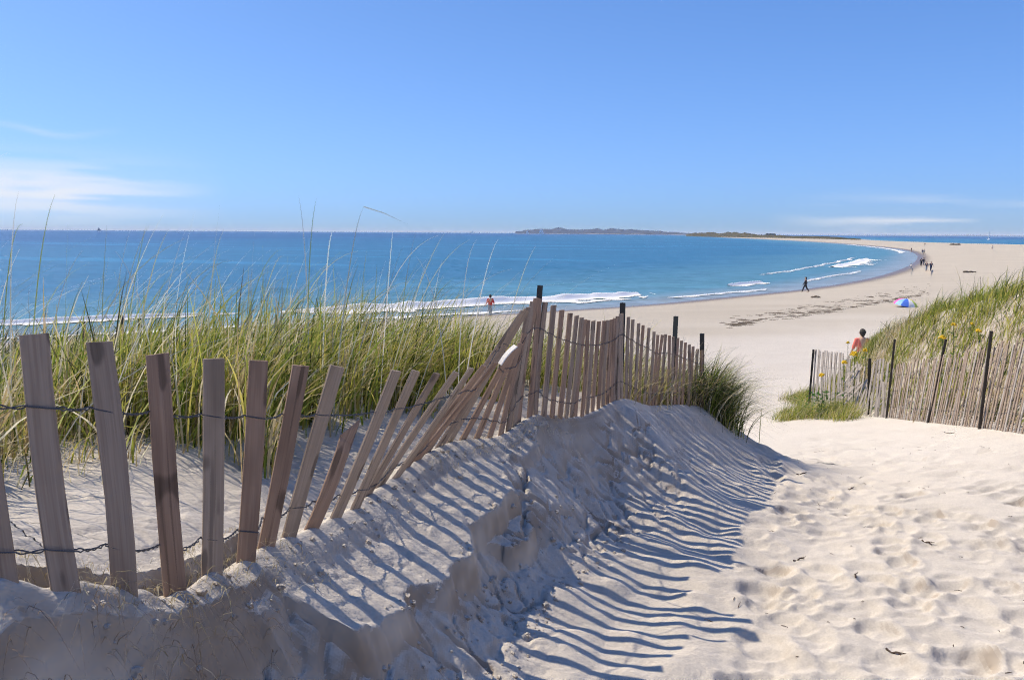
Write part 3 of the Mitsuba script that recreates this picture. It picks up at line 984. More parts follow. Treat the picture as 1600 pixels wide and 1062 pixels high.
LONG = [((160, 560), (190, 440), (236, 346), 2.3), ((190, 590), (225, 440), (264, 358), 2.2), ((150, 560), (178, 450), (206, 352), 2.4), ((165, 540), (214, 410), (229, 350), 2.5),
        ((110, 540), (150, 455), (290, 372), 2.6), ((322, 600), (322, 440), (350, 358), 2.4), ((190, 560), (270, 435), (366, 407), 2.4), ((360, 540), (392, 425), (442, 388), 2.6),
        ((372, 560), (415, 430), (441, 399), 2.6), ((481, 560), (481, 400), (466, 303), 2.7), ((478, 560), (480, 390), (495, 309), 2.7), ((555, 560), (600, 412), (690, 366), 2.9),
        ((590, 600), (650, 440), (697, 361), 2.9), ((600, 560), (655, 436), (734, 374), 3.0), ((715, 560), (720, 420), (746, 374), 3.2), ((715, 580), (752, 430), (779, 373), 3.1),
        ((760, 590), (802, 455), (837, 384), 3.3), ((500, 560), (508, 400), (521, 358), 2.8), ((590, 560), (608, 420), (614, 358), 3.0), ((8, 560), (12, 400), (29, 299), 1.9),
        ((-20, 500), (8, 380), (36, 350), 1.9), ((30, 560), (56, 400), (86, 304), 2.0), ((420, 560), (470, 430), (560, 392), 2.7), ((640, 580), (700, 460), (800, 420), 3.1),
        ((60, 560), (78, 470), (130, 390), 2.2), ((240, 580), (232, 470), (180, 392), 2.3), ((520, 590), (560, 470), (640, 440), 2.6), ((700, 600), (690, 470), (650, 400), 3.1)]


def curve_blade(q0, q1, q2, d, wid, r, n=11):
    a, b, c = at(*q0, d), at(*q1, d + r.uniform(-.05, .05)), at(*q2, d + r.uniform(-.15, .15))
    a2 = fence_ground(a)
    k = np.linspace(0, 1, n)[:, None]
    b = .5 * b + .5 * (1.5 * b - .25 * (a2 + c))
    b[2] = min(b[2], c[2] + .05)
    P = a2 * (1 - k) ** 2 + 2 * b * k * (1 - k) + c * k ** 2
    t_ = np.gradient(P, axis=0)
    sd = np.cross(t_, [r.uniform(-.5, .5), -1, r.uniform(-.2, .6)])
    sd /= np.linalg.norm(sd, axis=1, keepdims=True)
    w = wid * (1 - .9 * k ** 2.2) * .5
    V_ = np.stack([P - sd * w, P + sd * w], 1).reshape(-1, 3)
    f = []
    for i in range(n - 1):
        f += [(2 * i, 2 * i + 1, 2 * i + 3), (2 * i, 2 * i + 3, 2 * i + 2)]
    return V_, np.array(f)


def fence_ground(a):
    return np.array([a[0], a[1], gz1(a[0], a[1]) - .02])


r = np.random.default_rng(33)
PALE = np.array([(.72, .70, .60), (.62, .60, .42), (.80, .79, .72), (.40, .46, .16)])
lst = [(m, c)]
for q0, q1, q2, d in LONG:
    for j in range(1):
        mm_ = curve_blade(q0, q1, q2, d + .75, r.uniform(.0040, .0060), r)
        lst.append((mm_, np.ones((len(mm_[0]), 1)) * PALE[r.integers(0, 4)]))
m, c = merge_blades(lst)
scene['dune_grass_001'] = mikit.ply(m, 'blade', smooth=True, color=c)
mm_ = join([curve_blade((515, 560), (543, 400), (568, 323), 3.3, .006, r)])
P_ = [mm_[0][-2:].mean(0), at(600, 333, 3.29), at(640, 352, 3.26)]
tipb = (np.array([P_[0] + [0, 0, .002], P_[0] - [0, 0, .002], P_[1] + [0, 0, .0016], P_[1] - [0, 0, .0016], P_[2]]), np.array([(0, 1, 3), (0, 3, 2), (2, 3, 4)]))
mm_ = join([mm_, tipb])
k = add('grass_stalk', mm_, 'blade', smooth=True, color=np.ones((len(mm_[0]), 1)) * np.array([[.62, .62, .5]]))
tag(k, 'tall grass stalk with a sharply bent over tip reaching above the horizon', 'grass stalk')

# dark brush at the far left
lst = []
c0 = np.array([at(x, 560, d)[:2] for x, d in ((-40, 5.2), (10, 5.4), (50, 5.6), (95, 6.0), (-10, 6.2), (60, 6.4), (120, 6.6), (30, 5.0), (80, 5.3))])
P, idx = tufts(c0, 260, .22, r)
lst.append(grass(P, r, .55, .12, (.06, .30, .64), .011, 5, .7, seed=91))
m, c = merge_blades(lst)
add('brush', m, 'blade', smooth=True, color=c)
tag('brush', 'dark tangled brush at the far left behind the tall grass', 'brush')

# grass on the seaward slope
r = np.random.default_rng(41)
lst = []
n = 1500
t = r.uniform(-3.5, 9.0, n)
s = -r.uniform(3.0, 16.0, n)
X = np.interp(t, farc, fline[:, 0]) if False else None
dirn = unit(np.append(fline[-4] - fline[2], 0))[:2]
org = fline[2]
c = org + t[:, None] * dirn + (-s)[:, None] * np.array([-dirn[1], dirn[0]])
P, idx = tufts(c, 26, .13, r)
pm = (.34, .50, .16)
lst.append(grass(P, r, .42, .10, pm, .008, 3, .5, seed=9))
m, c = merge_blades(lst)
add('dune_grass', m, 'blade', smooth=True, color=c)
tag('dune_grass_002', 'lower olive and straw grass covering the seaward slope of the left dune', 'grass', kind='stuff')

# the dark arching clump at the end of the left fence
r = np.random.default_rng(51)
cc = np.array([at(a, 640, b)[:2] for a, b in ((1100, 6.4), (1108, 6.5), (1115, 6.65), (1095, 6.6), (1075, 6.6), (1108, 6.9), (1116, 7.0), (1090, 6.9), (1110, 6.4), (1060, 6.5), (1045, 6.3))])
P, idx = tufts(cc, 330, .10, r)
z = ground(P[:, 0], P[:, 1], False)
n = len(P)
base = np.column_stack([P, z])
col = np.where(r.random((n, 1)) < .42, pick(DARK, n, r), np.where(r.random((n, 1)) < .55, pick(GREEN[:2], n, r), pick(STRAW, n, r)))
m, c = blades(base, r.uniform(.36, .72, n), r.normal(math.radians(-5), 1.1, n), np.clip(r.gamma(3, .19, n), .1, 1.2), r.uniform(.004, .007, n), col, 7, droop=r.uniform(0, .5, n), seed=5)
add('grass_clump', m, 'blade', smooth=True, color=c)
tag('grass_clump', 'dark bushy grass clump arching over the path at the far end of the left fence', 'grass clump')

# thin straw grass growing through the last slats of the left fence
r = np.random.default_rng(55)
n = 60
c = fence_point(r.uniform(5.3, 6.8, n), r.uniform(-.40, -.03, n))
P, idx = tufts(c, 22, .05, r)
m, c = merge_blades([grass(P, r, .36, .10, (.30, .60, .10), .006, 6, .45, seed=57)])
add('dune_grass', m, 'blade', smooth=True, color=c)
tag(sorted(k for k in USED if k.startswith('dune_grass'))[-1], 'straw coloured grass poking through the last slats of the left fence', 'grass', kind='stuff')

# right dune
r = np.random.default_rng(61)
lst = []
n = 2600
X = r.uniform(5.3, 17, n * 3)
Y = r.uniform(7.5, 22, n * 3)
s2, t2 = seg_dist(np.stack([X, Y], -1), rline)
ok = (s2 > .25) & (Y + .25 * (X - 6) < 22.5) & (np.abs(X / Y) < .78)
c = np.stack([X, Y], -1)[ok][:n]
P, idx = tufts(c, 25, .11, r)
hs_ = np.repeat(r.uniform(.55, 1.45, len(c)), 25)
tone = meshkit.fbm(np.column_stack([P * .7, P[:, :1] * 0]), 3, 5)
pm = np.column_stack([np.clip(.58 - 2.6 * (tone - .5), .08, .92), np.clip(.28 + 2.2 * (tone - .5), .08, .88), np.full(len(P), .16)])
pm /= pm.sum(1, keepdims=True)
lst.append(grass(P, r, .34, .09, pm, .0098, 3, .70, seed=19, hs=hs_))
nn_ = 70
xx, dd_ = r.uniform(1345, 1392, nn_), r.uniform(15.5, 18.5, nn_)
c = np.array([at(a, 560, b)[:2] for a, b in zip(xx, dd_)])
P, idx = tufts(c, 34, .11, r)
z_ = ground(P[:, 0], P[:, 1], False)
lst.append(grass(P, r, .34, .08, (.55, .40, .05), .0085, 5, .6, seed=20))
m, c = merge_blades(lst)
add('dune_grass', m, 'blade', smooth=True, color=c)
tag('dune_grass_004', 'windswept green and straw grass covering the right dune behind its fence', 'grass', kind='stuff')
# patch before the far fence end
n = 130
c = np.array([at_z(x, y, 0)[:2] * 0 for x, y in [(0, 0)]])
cx = r.uniform(1222, 1330, n)
cy = np.interp(cx, [1222, 1330], [15.6, 13.4]) + r.uniform(-.9, .7, n)
c = np.array([at(a, 600, b)[:2] for a, b in zip(cx, cy)])
P, idx = tufts(c, 34, .10, r)
lst = [grass(P, r, .34, .09, (.74, .22, .04), .007, 4, .6, seed=23)]
m, c = merge_blades(lst)
add('dune_grass', m, 'blade', smooth=True, color=c)
tag('dune_grass_005', 'small green grass patch spilling onto the path before the grey far fence section', 'grass', kind='stuff')


# ------------------------------------------------------------------ goldenrod
def ball(c, rad, sub=1, seed=0, amp=.25):
    m = trimesh.creation.icosphere(subdivisions=sub)
    v = m.vertices * np.asarray(rad)
    v = v * (1 + amp * (meshkit.noise(m.vertices * 3 + seed, seed)[:, None] - .5) * 2)
    return v + c, np.array(m.faces)


def goldenrod(px, py, d, size, label, leafy=False):
    size *= .78
    top = at(px, py, d)
    g = np.array([top[0] + .03, top[1], gz1(top[0], top[1])])
    if top[2] < g[2] + .2:
        g[2] = top[2] - .3
    k = thing('goldenrod', label, 'flower')
    mid = (g + top) / 2 + np.array([.02, 0, 0])
    add('stem', tube([g, mid, top], [.006, .005, .004], 5), 'leaf_green', k, smooth=True)
    rr_ = np.random.default_rng(int(px))
    bl_ = []
    for i in range(26):
        a = rr_.uniform(0, 6.28)
        f = rr_.uniform(0, 1)
        o_ = np.array([math.cos(a) * size * (1 - .55 * f) * rr_.uniform(.2, 1), math.sin(a) * size * (1 - .5 * f) * rr_.uniform(.2, 1), size * .7 * (f - .35)])
        bl_.append(ball(top + o_, size * .22, 1, i))
    add('flower_head', join(bl_), 'flower_yellow', k, smooth=False)
    n_ = 210 if leafy else 14
    lb_ = []
    for i in range(n_):
        f = rr_.uniform(.02, .62) if leafy else rr_.uniform(.15, .92)
        p = g + (top - g) * f + (rr_.normal(0, .13, 3) * [1, 1, .3] if leafy else 0)
        a = rr_.uniform(0, 6.28)
        L_ = rr_.uniform(.07, .13)
        dx = np.array([math.cos(a), math.sin(a), .35])
        sd_ = np.array([-math.sin(a), math.cos(a), 0]) * L_ * .16
        lb_.append((np.array([p, p + dx * L_ * .5 + sd_, p + dx * L_ * .95 + [0, 0, -.01], p + dx * L_ * .5 - sd_, p + dx * L_ * .5 + [0, 0, -.006]]), np.array([(0, 4, 1), (1, 4, 2), (2, 4, 3), (3, 4, 0)])))
    add('leaf', join(lb_), 'leaf_green', k)
    tag(f'{k}__leaf', kind='stuff')


goldenrod(1284, 586, 13.6, .085, 'leafy dark green plant topped with one yellow bloom in front of the grey fence section', True)
goldenrod(1335, 553, 13.4, .10, 'brightest and largest yellow bloom just left of the collapsed fence section')
goldenrod(1352, 547, 14.2, .07, 'small yellow bloom right of the brightest bloom at the edge of the grass')
goldenrod(1319, 566, 13.5, .085, 'yellow bloom drooping low over the top of the grey fence section')
goldenrod(1325, 535, 15.5, .06, 'pale yellow bloom at the left tip of the dune grass below the coral shirt')
goldenrod(1473, 527, 10.8, .07, 'yellow bloom beside the leaning dark post in the middle of the right fence')
goldenrod(1490, 507, 11.6, .06, 'small yellow bloom in the grass high above the leaning middle post')
goldenrod(1518, 506, 11.8, .05, 'faint yellow bloom in the dune grass left of the tall right post')
goldenrod(1528, 517, 11.2, .07, 'low yellow bloom tuft in the grass just left of the tall right post')


# ------------------------------------------------------------------ people
def limb(chain):
    out = []
    for (a, ra), (b, rb) in zip(chain[:-1], chain[1:]):
        pts_ = []
        for c, rad in ((a, ra), (b, rb)):
            s_ = trimesh.creation.icosphere(subdivisions=2)
            pts_.append(s_.vertices * rad + np.asarray(c))
        out.append(Manifold.hull_points(np.vstack(pts_)))
    return out


def fuse(ms, L=.05):
    m = ms[0]
    for q in ms[1:]:
        m = m + q
    m = m.refine_to_length(L)
    g = m.to_mesh()
    t_ = trimesh.Trimesh(np.array(g.vert_properties[:, :3], float), np.array(g.tri_verts), process=True)
    trimesh.smoothing.filter_taubin(t_, iterations=8)
    return np.array(t_.vertices), np.array(t_.faces)


def person(px, py, d, face, label, top, bottom, stride=.22, seated=False, shirt_sleeves=True, hat=None, scale=1.0, arm=.12, group=None, bare=False):
    """py: the pixel row of the feet is found from the ground; face: heading in degrees (0 = away)"""
    g = at(px, py, d)
    z = gz1(g[0], g[1])
    k = thing('person', label, 'person', group)
    a = math.radians(face)
    f = np.array([math.sin(a), math.cos(a), 0])
    s = np.array([f[1], -f[0], 0])
    O = np.array([g[0], g[1], z])

    def P(side, fwd, up):
        return O + scale * (s * side + f * fwd + np.array([0, 0, up]))
    hip = .90
    skin, shirt, pants = [], [], []
    head = (P(0, .03, 1.60))
    skin += limb([(P(0, .0, 1.40), .055 * scale), (P(0, .02, 1.52), .055 * scale)])
    skin += limb([(P(0, .035, 1.565), .078 * scale), (P(0, .015, 1.63), .095 * scale)])
    skin += limb([(P(0, .115, 1.585), .018 * scale), (P(0, .09, 1.61), .02 * scale)])
    for sd in (-1, 1):
        skin += limb([(P(sd * .095, .01, 1.60), .022 * scale), (P(sd * .095, .01, 1.62), .022 * scale)])
        ph = sd * stride
        hipj, kn, an = P(sd * .09, 0, hip), P(sd * .10, ph * .55 + .03, .50), P(sd * .10, ph * 1.05 - .06 * (ph < 0), .08 + (.05 if ph < 0 else 0))
        skin += limb([(hipj, .085 * scale), (kn, .055 * scale), (an, .038 * scale)])
        skin += limb([(an, .04 * scale), (P(sd * .105, ph * 1.05 + .14, .035), .032 * scale)])
        pants += limb([(hipj, .105 * scale), (kn, .078 * scale), (an + [0, 0, .04], .06 * scale)])
        sh, el, ha = P(sd * .19, 0, 1.36), P(sd * (.24 + arm * .3), -ph * .5, 1.09), P(sd * (.22 + arm), -ph * .6 + .12, .86)
        skin += limb([(sh, .05 * scale), (el, .04 * scale), (ha, .03 * scale)])
        skin += limb([(ha, .035 * scale), (ha + .09 * scale * unit(ha - el), .022 * scale)])
        shirt += limb([(sh, .07 * scale), (el, .058 * scale)])
        if shirt_sleeves == 'long':
            shirt += limb([(el, .058 * scale), (ha, .045 * scale)])
    skin += limb([(P(0, 0, .95), .12 * scale), (P(0, 0, 1.36), .13 * scale)])
    pants += limb([(P(-.07, 0, .92), .12 * scale), (P(.07, 0, .92), .12 * scale)])
    shirt += limb([(P(-.06, 0, .96), .125 * scale), (P(.06, 0, .96), .125 * scale)])
    shirt += limb([(P(0, 0, .98), .145 * scale), (P(-.11, 0, 1.30), .10 * scale)])
    shirt += limb([(P(0, 0, .98), .145 * scale), (P(.11, 0, 1.30), .10 * scale)])
    shirt += limb([(P(-.17, 0, 1.36), .07 * scale), (P(.17, 0, 1.36), .07 * scale)])
    add('body', fuse(skin, .06 * scale), 'skin', k, smooth=True)
    if top:
        add('shirt', fuse(shirt, .07 * scale), top, k, smooth=True)
    add('trousers', fuse(pants, .07 * scale), bottom, k, smooth=True)
    hair = limb([(P(0, -.02, 1.63), .105 * scale), (P(0, .01, 1.665), .09 * scale)]) + limb([(P(0, -.045, 1.56), .075 * scale), (P(0, -.03, 1.62), .09 * scale)])
    add('hair', fuse(hair, .06 * scale), 'hair_dark', k, smooth=True)
    if hat:
        h_ = limb([(P(0, -.02, 1.69), .10 * scale), (P(0, -.02, 1.72), .09 * scale)])
        add('hat', fuse(h_, .06 * scale), hat, k, smooth=True)
    return k


def dist_on_ground(px, py, lo=20, hi=1500):
    """distance at which the pixel ray meets the sand"""
    ds = np.geomspace(lo, hi, 400)
    P_ = np.array([at(px, py, q) for q in ds])
    hgt = ground(P_[:, 0], P_[:, 1], False)
    k = np.argmax(P_[:, 2] < np.maximum(hgt, 0))
    return ds[k]


def walker(px, py, face, label, top, bottom, **kw):
    d = dist_on_ground(px, py)
    return person(px, py, d, face, label, top, bottom, **kw)


walker(1258, 457, -70, 'dark clothed person striding alone along the wet sand', 'cloth_black', 'cloth_black', stride=.30, shirt_sleeves='long')
person(766, 500, 60, -20, 'person in a red top by the surf behind the tall grass', 'cloth_red', 'cloth_grey', stride=.1)
person(1345, 560, 26.5, 5, 'person in a coral shirt with dark hair seen from behind by the right dune', 'cloth_coral', 'cloth_grey', stride=.05, arm=.08)
G = None
walker(1439, 416, 20, 'dark figure at the left of the four people by the water bend', 'cloth_black', 'cloth_black', stride=.15)
walker(1443, 415, 160, 'dark figure standing second of the four people by the water bend', 'cloth_black', 'cloth_navy', stride=.1)
walker(1447, 424, 200, 'near left person of the four by the water bend in dark top and pale legs', 'cloth_navy', 'cloth_grey', stride=.2)
walker(1454, 424, 190, 'rightmost person of the four by the water bend in grey and navy', 'cloth_navy', 'cloth_navy', stride=.22)
walker(1423, 421, 90, 'small pale dressed person at the edge of the water left of the four people', 'cloth_white', 'cloth_grey', stride=.1, scale=.7)
walker(1424, 393, 150, 'lone dark figure far up the beach near the bend of the shoreline', 'cloth_black', 'cloth_black', stride=.15)
walker(1441, 397, 170, 'left person of the tiny distant pair on the sand beyond the four people', 'cloth_navy', 'cloth_grey', stride=.1)
walker(1443.6, 397, 190, 'right person of the tiny distant pair on the sand beyond the four people', 'cloth_grey', 'cloth_black', stride=.1)
walker(1445, 384, 180, 'tiny dark figure at the far back edge of the beach', 'cloth_black', 'cloth_navy', stride=.1)
walker(1550, 390, 180, 'tiny person with a white top near the brown grass at the far right', 'cloth_white', 'skin', stride=.1)

# ------------------------------------------------------------------ beach umbrella
ud = dist_on_ground(1414, 480)
up_ = at(1414, 480, ud)
uk = thing('beach_umbrella', 'multicoloured beach umbrella pitched low on the sand beyond the right dune', 'umbrella')
C0 = np.array([up_[0], up_[1], gz1(up_[0], up_[1])])
ax = unit([.14, -.12, 1.0])
e1 = unit(np.cross(ax, [0, 1, 0]))
e2 = np.cross(ax, e1)
R_, H_ = .93, .56
apex = C0 + ax * (H_ + .13)
cols = ['panel_sky', 'panel_blue', 'panel_white', 'panel_lime', 'panel_orange', 'panel_pink', 'panel_sky', 'panel_white', 'panel_lime', 'panel_pink']
for i in range(10):
    V_, rows_, cs_ = [], 7, 5
    for a in range(rows_):
        k = a / (rows_ - 1)
        for b in range(cs_):
            an = 2 * math.pi * (i + b / (cs_ - 1)) / 10 + .1
            rad = R_ * math.sin(k * 1.35) / math.sin(1.35) * (1 - .035 * k * math.sin(math.pi * b / (cs_ - 1)))
            dn = H_ * (1 - math.cos(k * 1.35)) / (1 - math.cos(1.35))
            V_.append(apex - ax * dn + rad * (math.cos(an) * e1 + math.sin(an) * e2))
    V_ = np.array(V_).reshape(rows_, cs_, 3)
    v_, f_ = grid_mesh(V_[..., 0], V_[..., 1], V_[..., 2])
    add('panel', (v_, f_), cols[i], uk, smooth=True)
add('pole', tube([apex + ax * .08, apex - ax * .9], .02, 8), 'hull_white', uk, smooth=True)


# ------------------------------------------------------------------ things on the beach, wrack, twigs
def rag(c, rad, seed, sq=.45):
    return ball(c, np.array([rad, rad * .8, rad * sq]), 2, seed, .5)


def lump(px, py, rad, name, label, cat, n=3, mat='weed_dark', sq=.6):
    d = dist_on_ground(px, py)
    p = at(px, py, d)
    z = gz1(p[0], p[1])
    rr_ = np.random.default_rng(int(px * 7 + py))
    ms = [rag(np.array([p[0], p[1], z + rad * .2]) + rr_.normal(0, 1, 3) * [rad * 1.1, rad, .02], rad * rr_.uniform(.5, 1), i, sq) for i in range(n)]
    k = add(name, join(ms), mat, smooth=True)
    tag(k, label, cat)


lump(1275, 465, .22, 'seaweed_heap', 'brown heap of seaweed on the sand behind the dark walking person', 'seaweed', 4)
lump(1515, 426, .45, 'driftwood', 'dark driftwood lying on the beach above the right dune', 'driftwood', 4, sq=.4)
lump(1489, 383, 1.3, 'driftwood', 'dark driftwood pile far back on the beach ridge', 'driftwood', 4, sq=.6)

rr_ = np.random.default_rng(71)
ms = []
for i in range(480):
    k = rr_.random()
    x = np.interp(k, [0, .12, .3, .55, .8, 1], [1138, 1180, 1250, 1330, 1400, 1450]) + rr_.normal(0, 6)
    y = np.interp(x, [1138, 1180, 1250, 1330, 1400, 1480], [508, 500, 489, 477, 465, 450]) + rr_.normal(-1.5, 2.6)
    p = at_z(x, y, 1.15)
    if rr_.random() < .35:
        y2 = y - rr_.uniform(2, 14)
        p = at_z(x, y2, 1.1)
    z = 0
    ms.append((p[0], p[1], abs(rr_.normal(.03, .05)) + .03))
ms = np.array(ms)
zz = ground(ms[:, 0], ms[:, 1], False)
wr = []
base_b = trimesh.creation.icosphere(subdivisions=1)
for (x, y, rad), z in zip(ms, zz):
    v = base_b.vertices * np.array([rad * rr_.uniform(1, 4), rad, rad * .30]) * (1 + .5 * rr_.normal(0, .4, (len(base_b.vertices), 1)))
    wr.append((v + [x, y, z + .0], np.array(base_b.faces)))
add('wrack_line', join(wr), 'weed_dark', smooth=True)
tag('wrack_line', 'line of dark dried seaweed scattered along the high tide mark', 'seaweed', kind='stuff')

tw = [(1248, 876, .07, 20, 'twig lying in a footprint on the left half of the sunny path'), (1336, 905, .035, 70, 'dark twig bits in a pit in the middle of the sunny path'),
      (1398, 1022, .06, -50, 'short dark twig nearest the bottom edge of the path'), (1448, 848, .05, -60, 'dark twig standing in a print right of the path middle'),
      (1252, 745, .08, 5, 'twig lying on the path just past the fence shadows'), (1410, 805, .03, 0, 'tiny dark scrap on the upper middle of the path'),
      (1488, 675, .16, -35, 'dry stalk lying at the foot of the right fence'), (1330, 760, .06, 30, 'small twig on the far part of the path')]
for (px, py, L_, ang, lab) in tw:
    d = dist_on_ground(px, py, 1.5, 40)
    p = at(px, py, d)
    z = float(ground(np.array([p[0]]), np.array([p[1]]))[0])
    a = math.radians(ang)
    dv = np.array([math.cos(a), math.sin(a) * 1.2, .12]) * L_
    q = [np.array([p[0], p[1], z + .004]) + dv * k + np.array([0, 0, .006 * math.sin(k * 9)]) for k in (-.5, -.2, .1, .35, .5)]
    m = [tube(q, [.004, .0045, .004, .003, .002], 5), tube([q[2], q[2] + dv * .3 + [.01, -.012, .008]], [.003, .0015], 4)]
    k = add('twig', join(m), 'twig_dark', smooth=True)
    tag(k, lab, 'twig')

# fringe of straw roots hanging from the broken crust
r = np.random.default_rng(81)
n = 420
t = np.concatenate([r.uniform(farc[3] - .1, farc[5] + .1, 170), r.uniform(farc[8], farc[12], 250)])
P = fence_point(t, np.abs(r.normal(.02, .05, n)))
base = np.column_stack([P, ground(P[:, 0], P[:, 1]) + .035])
m, c = blades(base, r.uniform(.04, .10, n), r.normal(math.radians(-25), .8, n), r.uniform(.4, 1.4, n), r.uniform(.0012, .002, n), pick(STRAW, n, r) * .75, 4, droop=r.uniform(.4, 1.6, n), seed=8)
add('root_fringe', m, 'blade', smooth=True, color=c)
tag('root_fringe', 'blond dry roots hanging from the broken sand crust under the leaning slats', 'roots', kind='stuff')

# loose crumbs of crusted sand on the bank, and straw bits on the path
r = np.random.default_rng(83)
n = 760
t = r.uniform(farc[2] + .1, farc[11], n)
sx = np.where(r.random(n) < .3, np.abs(r.normal(.0, .05, n)) + .02, r.uniform(.28, .62, n))
P = fence_point(t, sx)
zz = ground(P[:, 0], P[:, 1])
cr = []
for (x, y), z in zip(P, zz):
    rad = min(.0022 + r.exponential(.0028), .013)
    v = base_b.vertices * (1 + r.normal(0, .22, (len(base_b.vertices), 1))) * np.array([1, r.uniform(.7, 1.1), .75]) * rad
    cr.append((v + [x, y, z + rad * .3], np.array(base_b.faces)))
add('sand_crumbs', join(cr), 'sand_bsdf')
tag('sand_crumbs', 'loose crumbs of crusted sand strewn over the shaded bank', 'sand', kind='stuff')
n = 260
X_ = r.uniform(-.1, 4.2, n)
Y_ = 2.0 + 7 * r.random(n) ** 1.3
X_ = X_ + .30 * Y_
zz = ground(X_, Y_)
bt = []
for x, y, z in zip(X_, Y_, zz):
    a, L_ = r.uniform(0, 6.28), min(.008 + r.exponential(.014), .07)
    d_ = np.array([math.cos(a), math.sin(a), r.uniform(0, .25)]) * L_
    q = np.array([x, y, z + .003])
    bt.append(tube([q - d_ * .5, q + [0, 0, .002], q + d_ * .5], [.0014, .0018, .001], 4))
add('straw_litter', join(bt), 'twig_dark')
tag('straw_litter', 'tiny dry straw bits scattered over the sunny path', 'straw', kind='stuff')

# brown rootlets matted on the near bank, blond roots under the crust edge behind the near slats
n = 900
t = np.concatenate([r.uniform(farc[2] - .1, farc[4] + .1, 560), r.uniform(farc[2], farc[5], 340)])
sx = np.concatenate([r.uniform(.02, .34, 560), -.07 + r.normal(0, .015, 340)])
P = fence_point(t, sx)
base = np.column_stack([P, ground(P[:, 0], P[:, 1]) + np.where(sx > 0, .030, .045)])
ln_ = np.where(sx > 0, 1.5, .9)
cc_ = np.where(sx[:, None] > 0, pick(np.array([(.30, .21, .14), (.22, .16, .11), (.40, .30, .20)]), n, r), pick(STRAW, n, r) * .8)
m, c = blades(base, r.uniform(.03, .075, n), r.normal(math.radians(-25), 1.0, n), ln_ * r.uniform(.6, 1.1, n), r.uniform(.0009, .0016, n), cc_, 4, droop=r.uniform(.9, 1.7, n), seed=12)
add('root_fringe', m, 'blade', smooth=True, color=c)
tag('root_fringe_001', 'matted brown rootlets on the shaded bank below the widest near slats', 'roots', kind='stuff')

# posts of another fence down towards the sea
for i, (x, y0, y1, lab) in enumerate(((190, 492, 540, 'tallest dark post standing by the water beyond the left grass'), (218, 498, 540, 'dark post just right of the tallest post by the water'),
                                      (130, 502, 540, 'dark post left of the tallest post by the water'))):
    p = at(x, y1, 24.0)
    g = np.array([p[0], p[1], gz1(p[0], p[1])])
    k = add('fence_post', post_mesh(g, at(x, y0, 24.0), .12), 'post_dark')
    tag(k, lab, 'post')

# dead stem over the right dune
p = at(1534, 470, 14.0)
g = np.array([p[0], p[1], gz1(p[0], p[1])])
t_ = at(1532, 432, 14.0)
k = add('dead_stem', join([tube([g, (g + t_) / 2 + [.02, 0, 0], t_], [.007, .006, .003], 5), tube([(g * .3 + t_ * .7), t_ + [.05, 0, -.02]], [.003, .0015], 4)]), 'twig_dark', smooth=True)
tag(k, 'bare dead stem rising above the top of the right dune grass', 'stem')


# ------------------------------------------------------------------ far land
def ridge_land(pts, depth, name, bsdf, seed, rough=.25, n=160, floor=-.5, nfreq=.03):
    """low land: pts are (px, py of the skyline, distance); a body with real depth behind it"""
    pts = np.array(pts, float)
    k = np.linspace(0, 1, n)
    kk = np.linspace(0, 1, len(pts))
    px, py, d = (np.interp(k, kk, pts[:, i]) for i in range(3))
    top = np.array([at(a, b, c) for a, b, c in zip(px, py, d)])
    rows = np.array([0, .12, .3, .5, .7, 1.0])
    prof = np.array([0, .45, .85, 1.0, .8, 0])
    X = np.zeros((len(rows), n)); Yy = X.copy(); Z = X.copy()
    for i, (q, h) in enumerate(zip(rows, prof)):
        sc = 1 + (q - .5) * depth / d
        X[i], Yy[i] = top[:, 0] * sc, top[:, 1] * sc
        nn = meshkit.fbm(np.stack([X[i] * nfreq, Yy[i] * nfreq * .4, X[i] * 0], -1), 4, seed) - .5
        Z[i] = floor + (np.maximum(top[:, 2], 0) - floor) * h * (1 + rough * nn * 2)
    v, f = grid_mesh(X, Yy, Z)
    return v, f


isl = [(805, 361.6, 7200), (820, 359.8, 7200), (850, 357.6, 7150), (875, 356.2, 7100), (905, 358.5, 7050), (930, 358.2, 7000), (955, 356.8, 7000), (970, 357.4, 6950), (1000, 360.0, 6900), (1030, 361.4, 6800), (1055, 363.0, 6700), (1085, 364.6, 6600)]
add('island', ridge_land(isl, 900, 'island', 'isle_bsdf', 5, .35, 220, nfreq=.012), 'isle_bsdf', smooth=True)
tag('island', 'low dark wooded island on the horizon across the bay', 'island', kind='structure')
spit = [(1072, 366.2, 2400), (1085, 364.0, 2200), (1105, 363.4, 2000), (1130, 364.0, 1800), (1150, 362.8, 1650), (1165, 364.0, 1550), (1200, 366.8, 1400), (1250, 368.6, 1220), (1300, 370.2, 1090), (1345, 373.2, 1000)]
add('scrub_ridge', ridge_land(spit, 110, 'scrub', 'scrub_bsdf', 6, .3, 220, floor=.6, nfreq=.05), 'scrub_bsdf', smooth=True)
tag('scrub_ridge', 'dark scrub covered ridge along the tip of the sandy spit', 'hills', kind='structure')
rid = [(1470, 380.6, 585), (1500, 380.8, 560), (1540, 382.0, 540), (1580, 383.4, 520), (1640, 385.2, 505), (1700, 387, 495)]
add('scrub_ridge', ridge_land(rid, 26, 'scrub', 'scrub_bsdf', 7, .4, 160, floor=.7, nfreq=.2), 'scrub_bsdf', smooth=True)
tag('scrub_ridge_001', 'low brown grass strip on the back edge of the beach at the far right', 'hills', kind='structure')
coast = [(1280, 367.0, 16000), (1400, 367.2, 16000), (1500, 367.4, 16000), (1640, 368.4, 16000), (1760, 369.2, 16000)]
add('far_coast', ridge_land(coast, 1500, 'coast', 'isle_bsdf', 9, .5, 120, nfreq=.002), 'isle_bsdf', smooth=True)
tag('far_coast', 'thin line of distant coast on the horizon at the far right', 'coast', kind='structure')


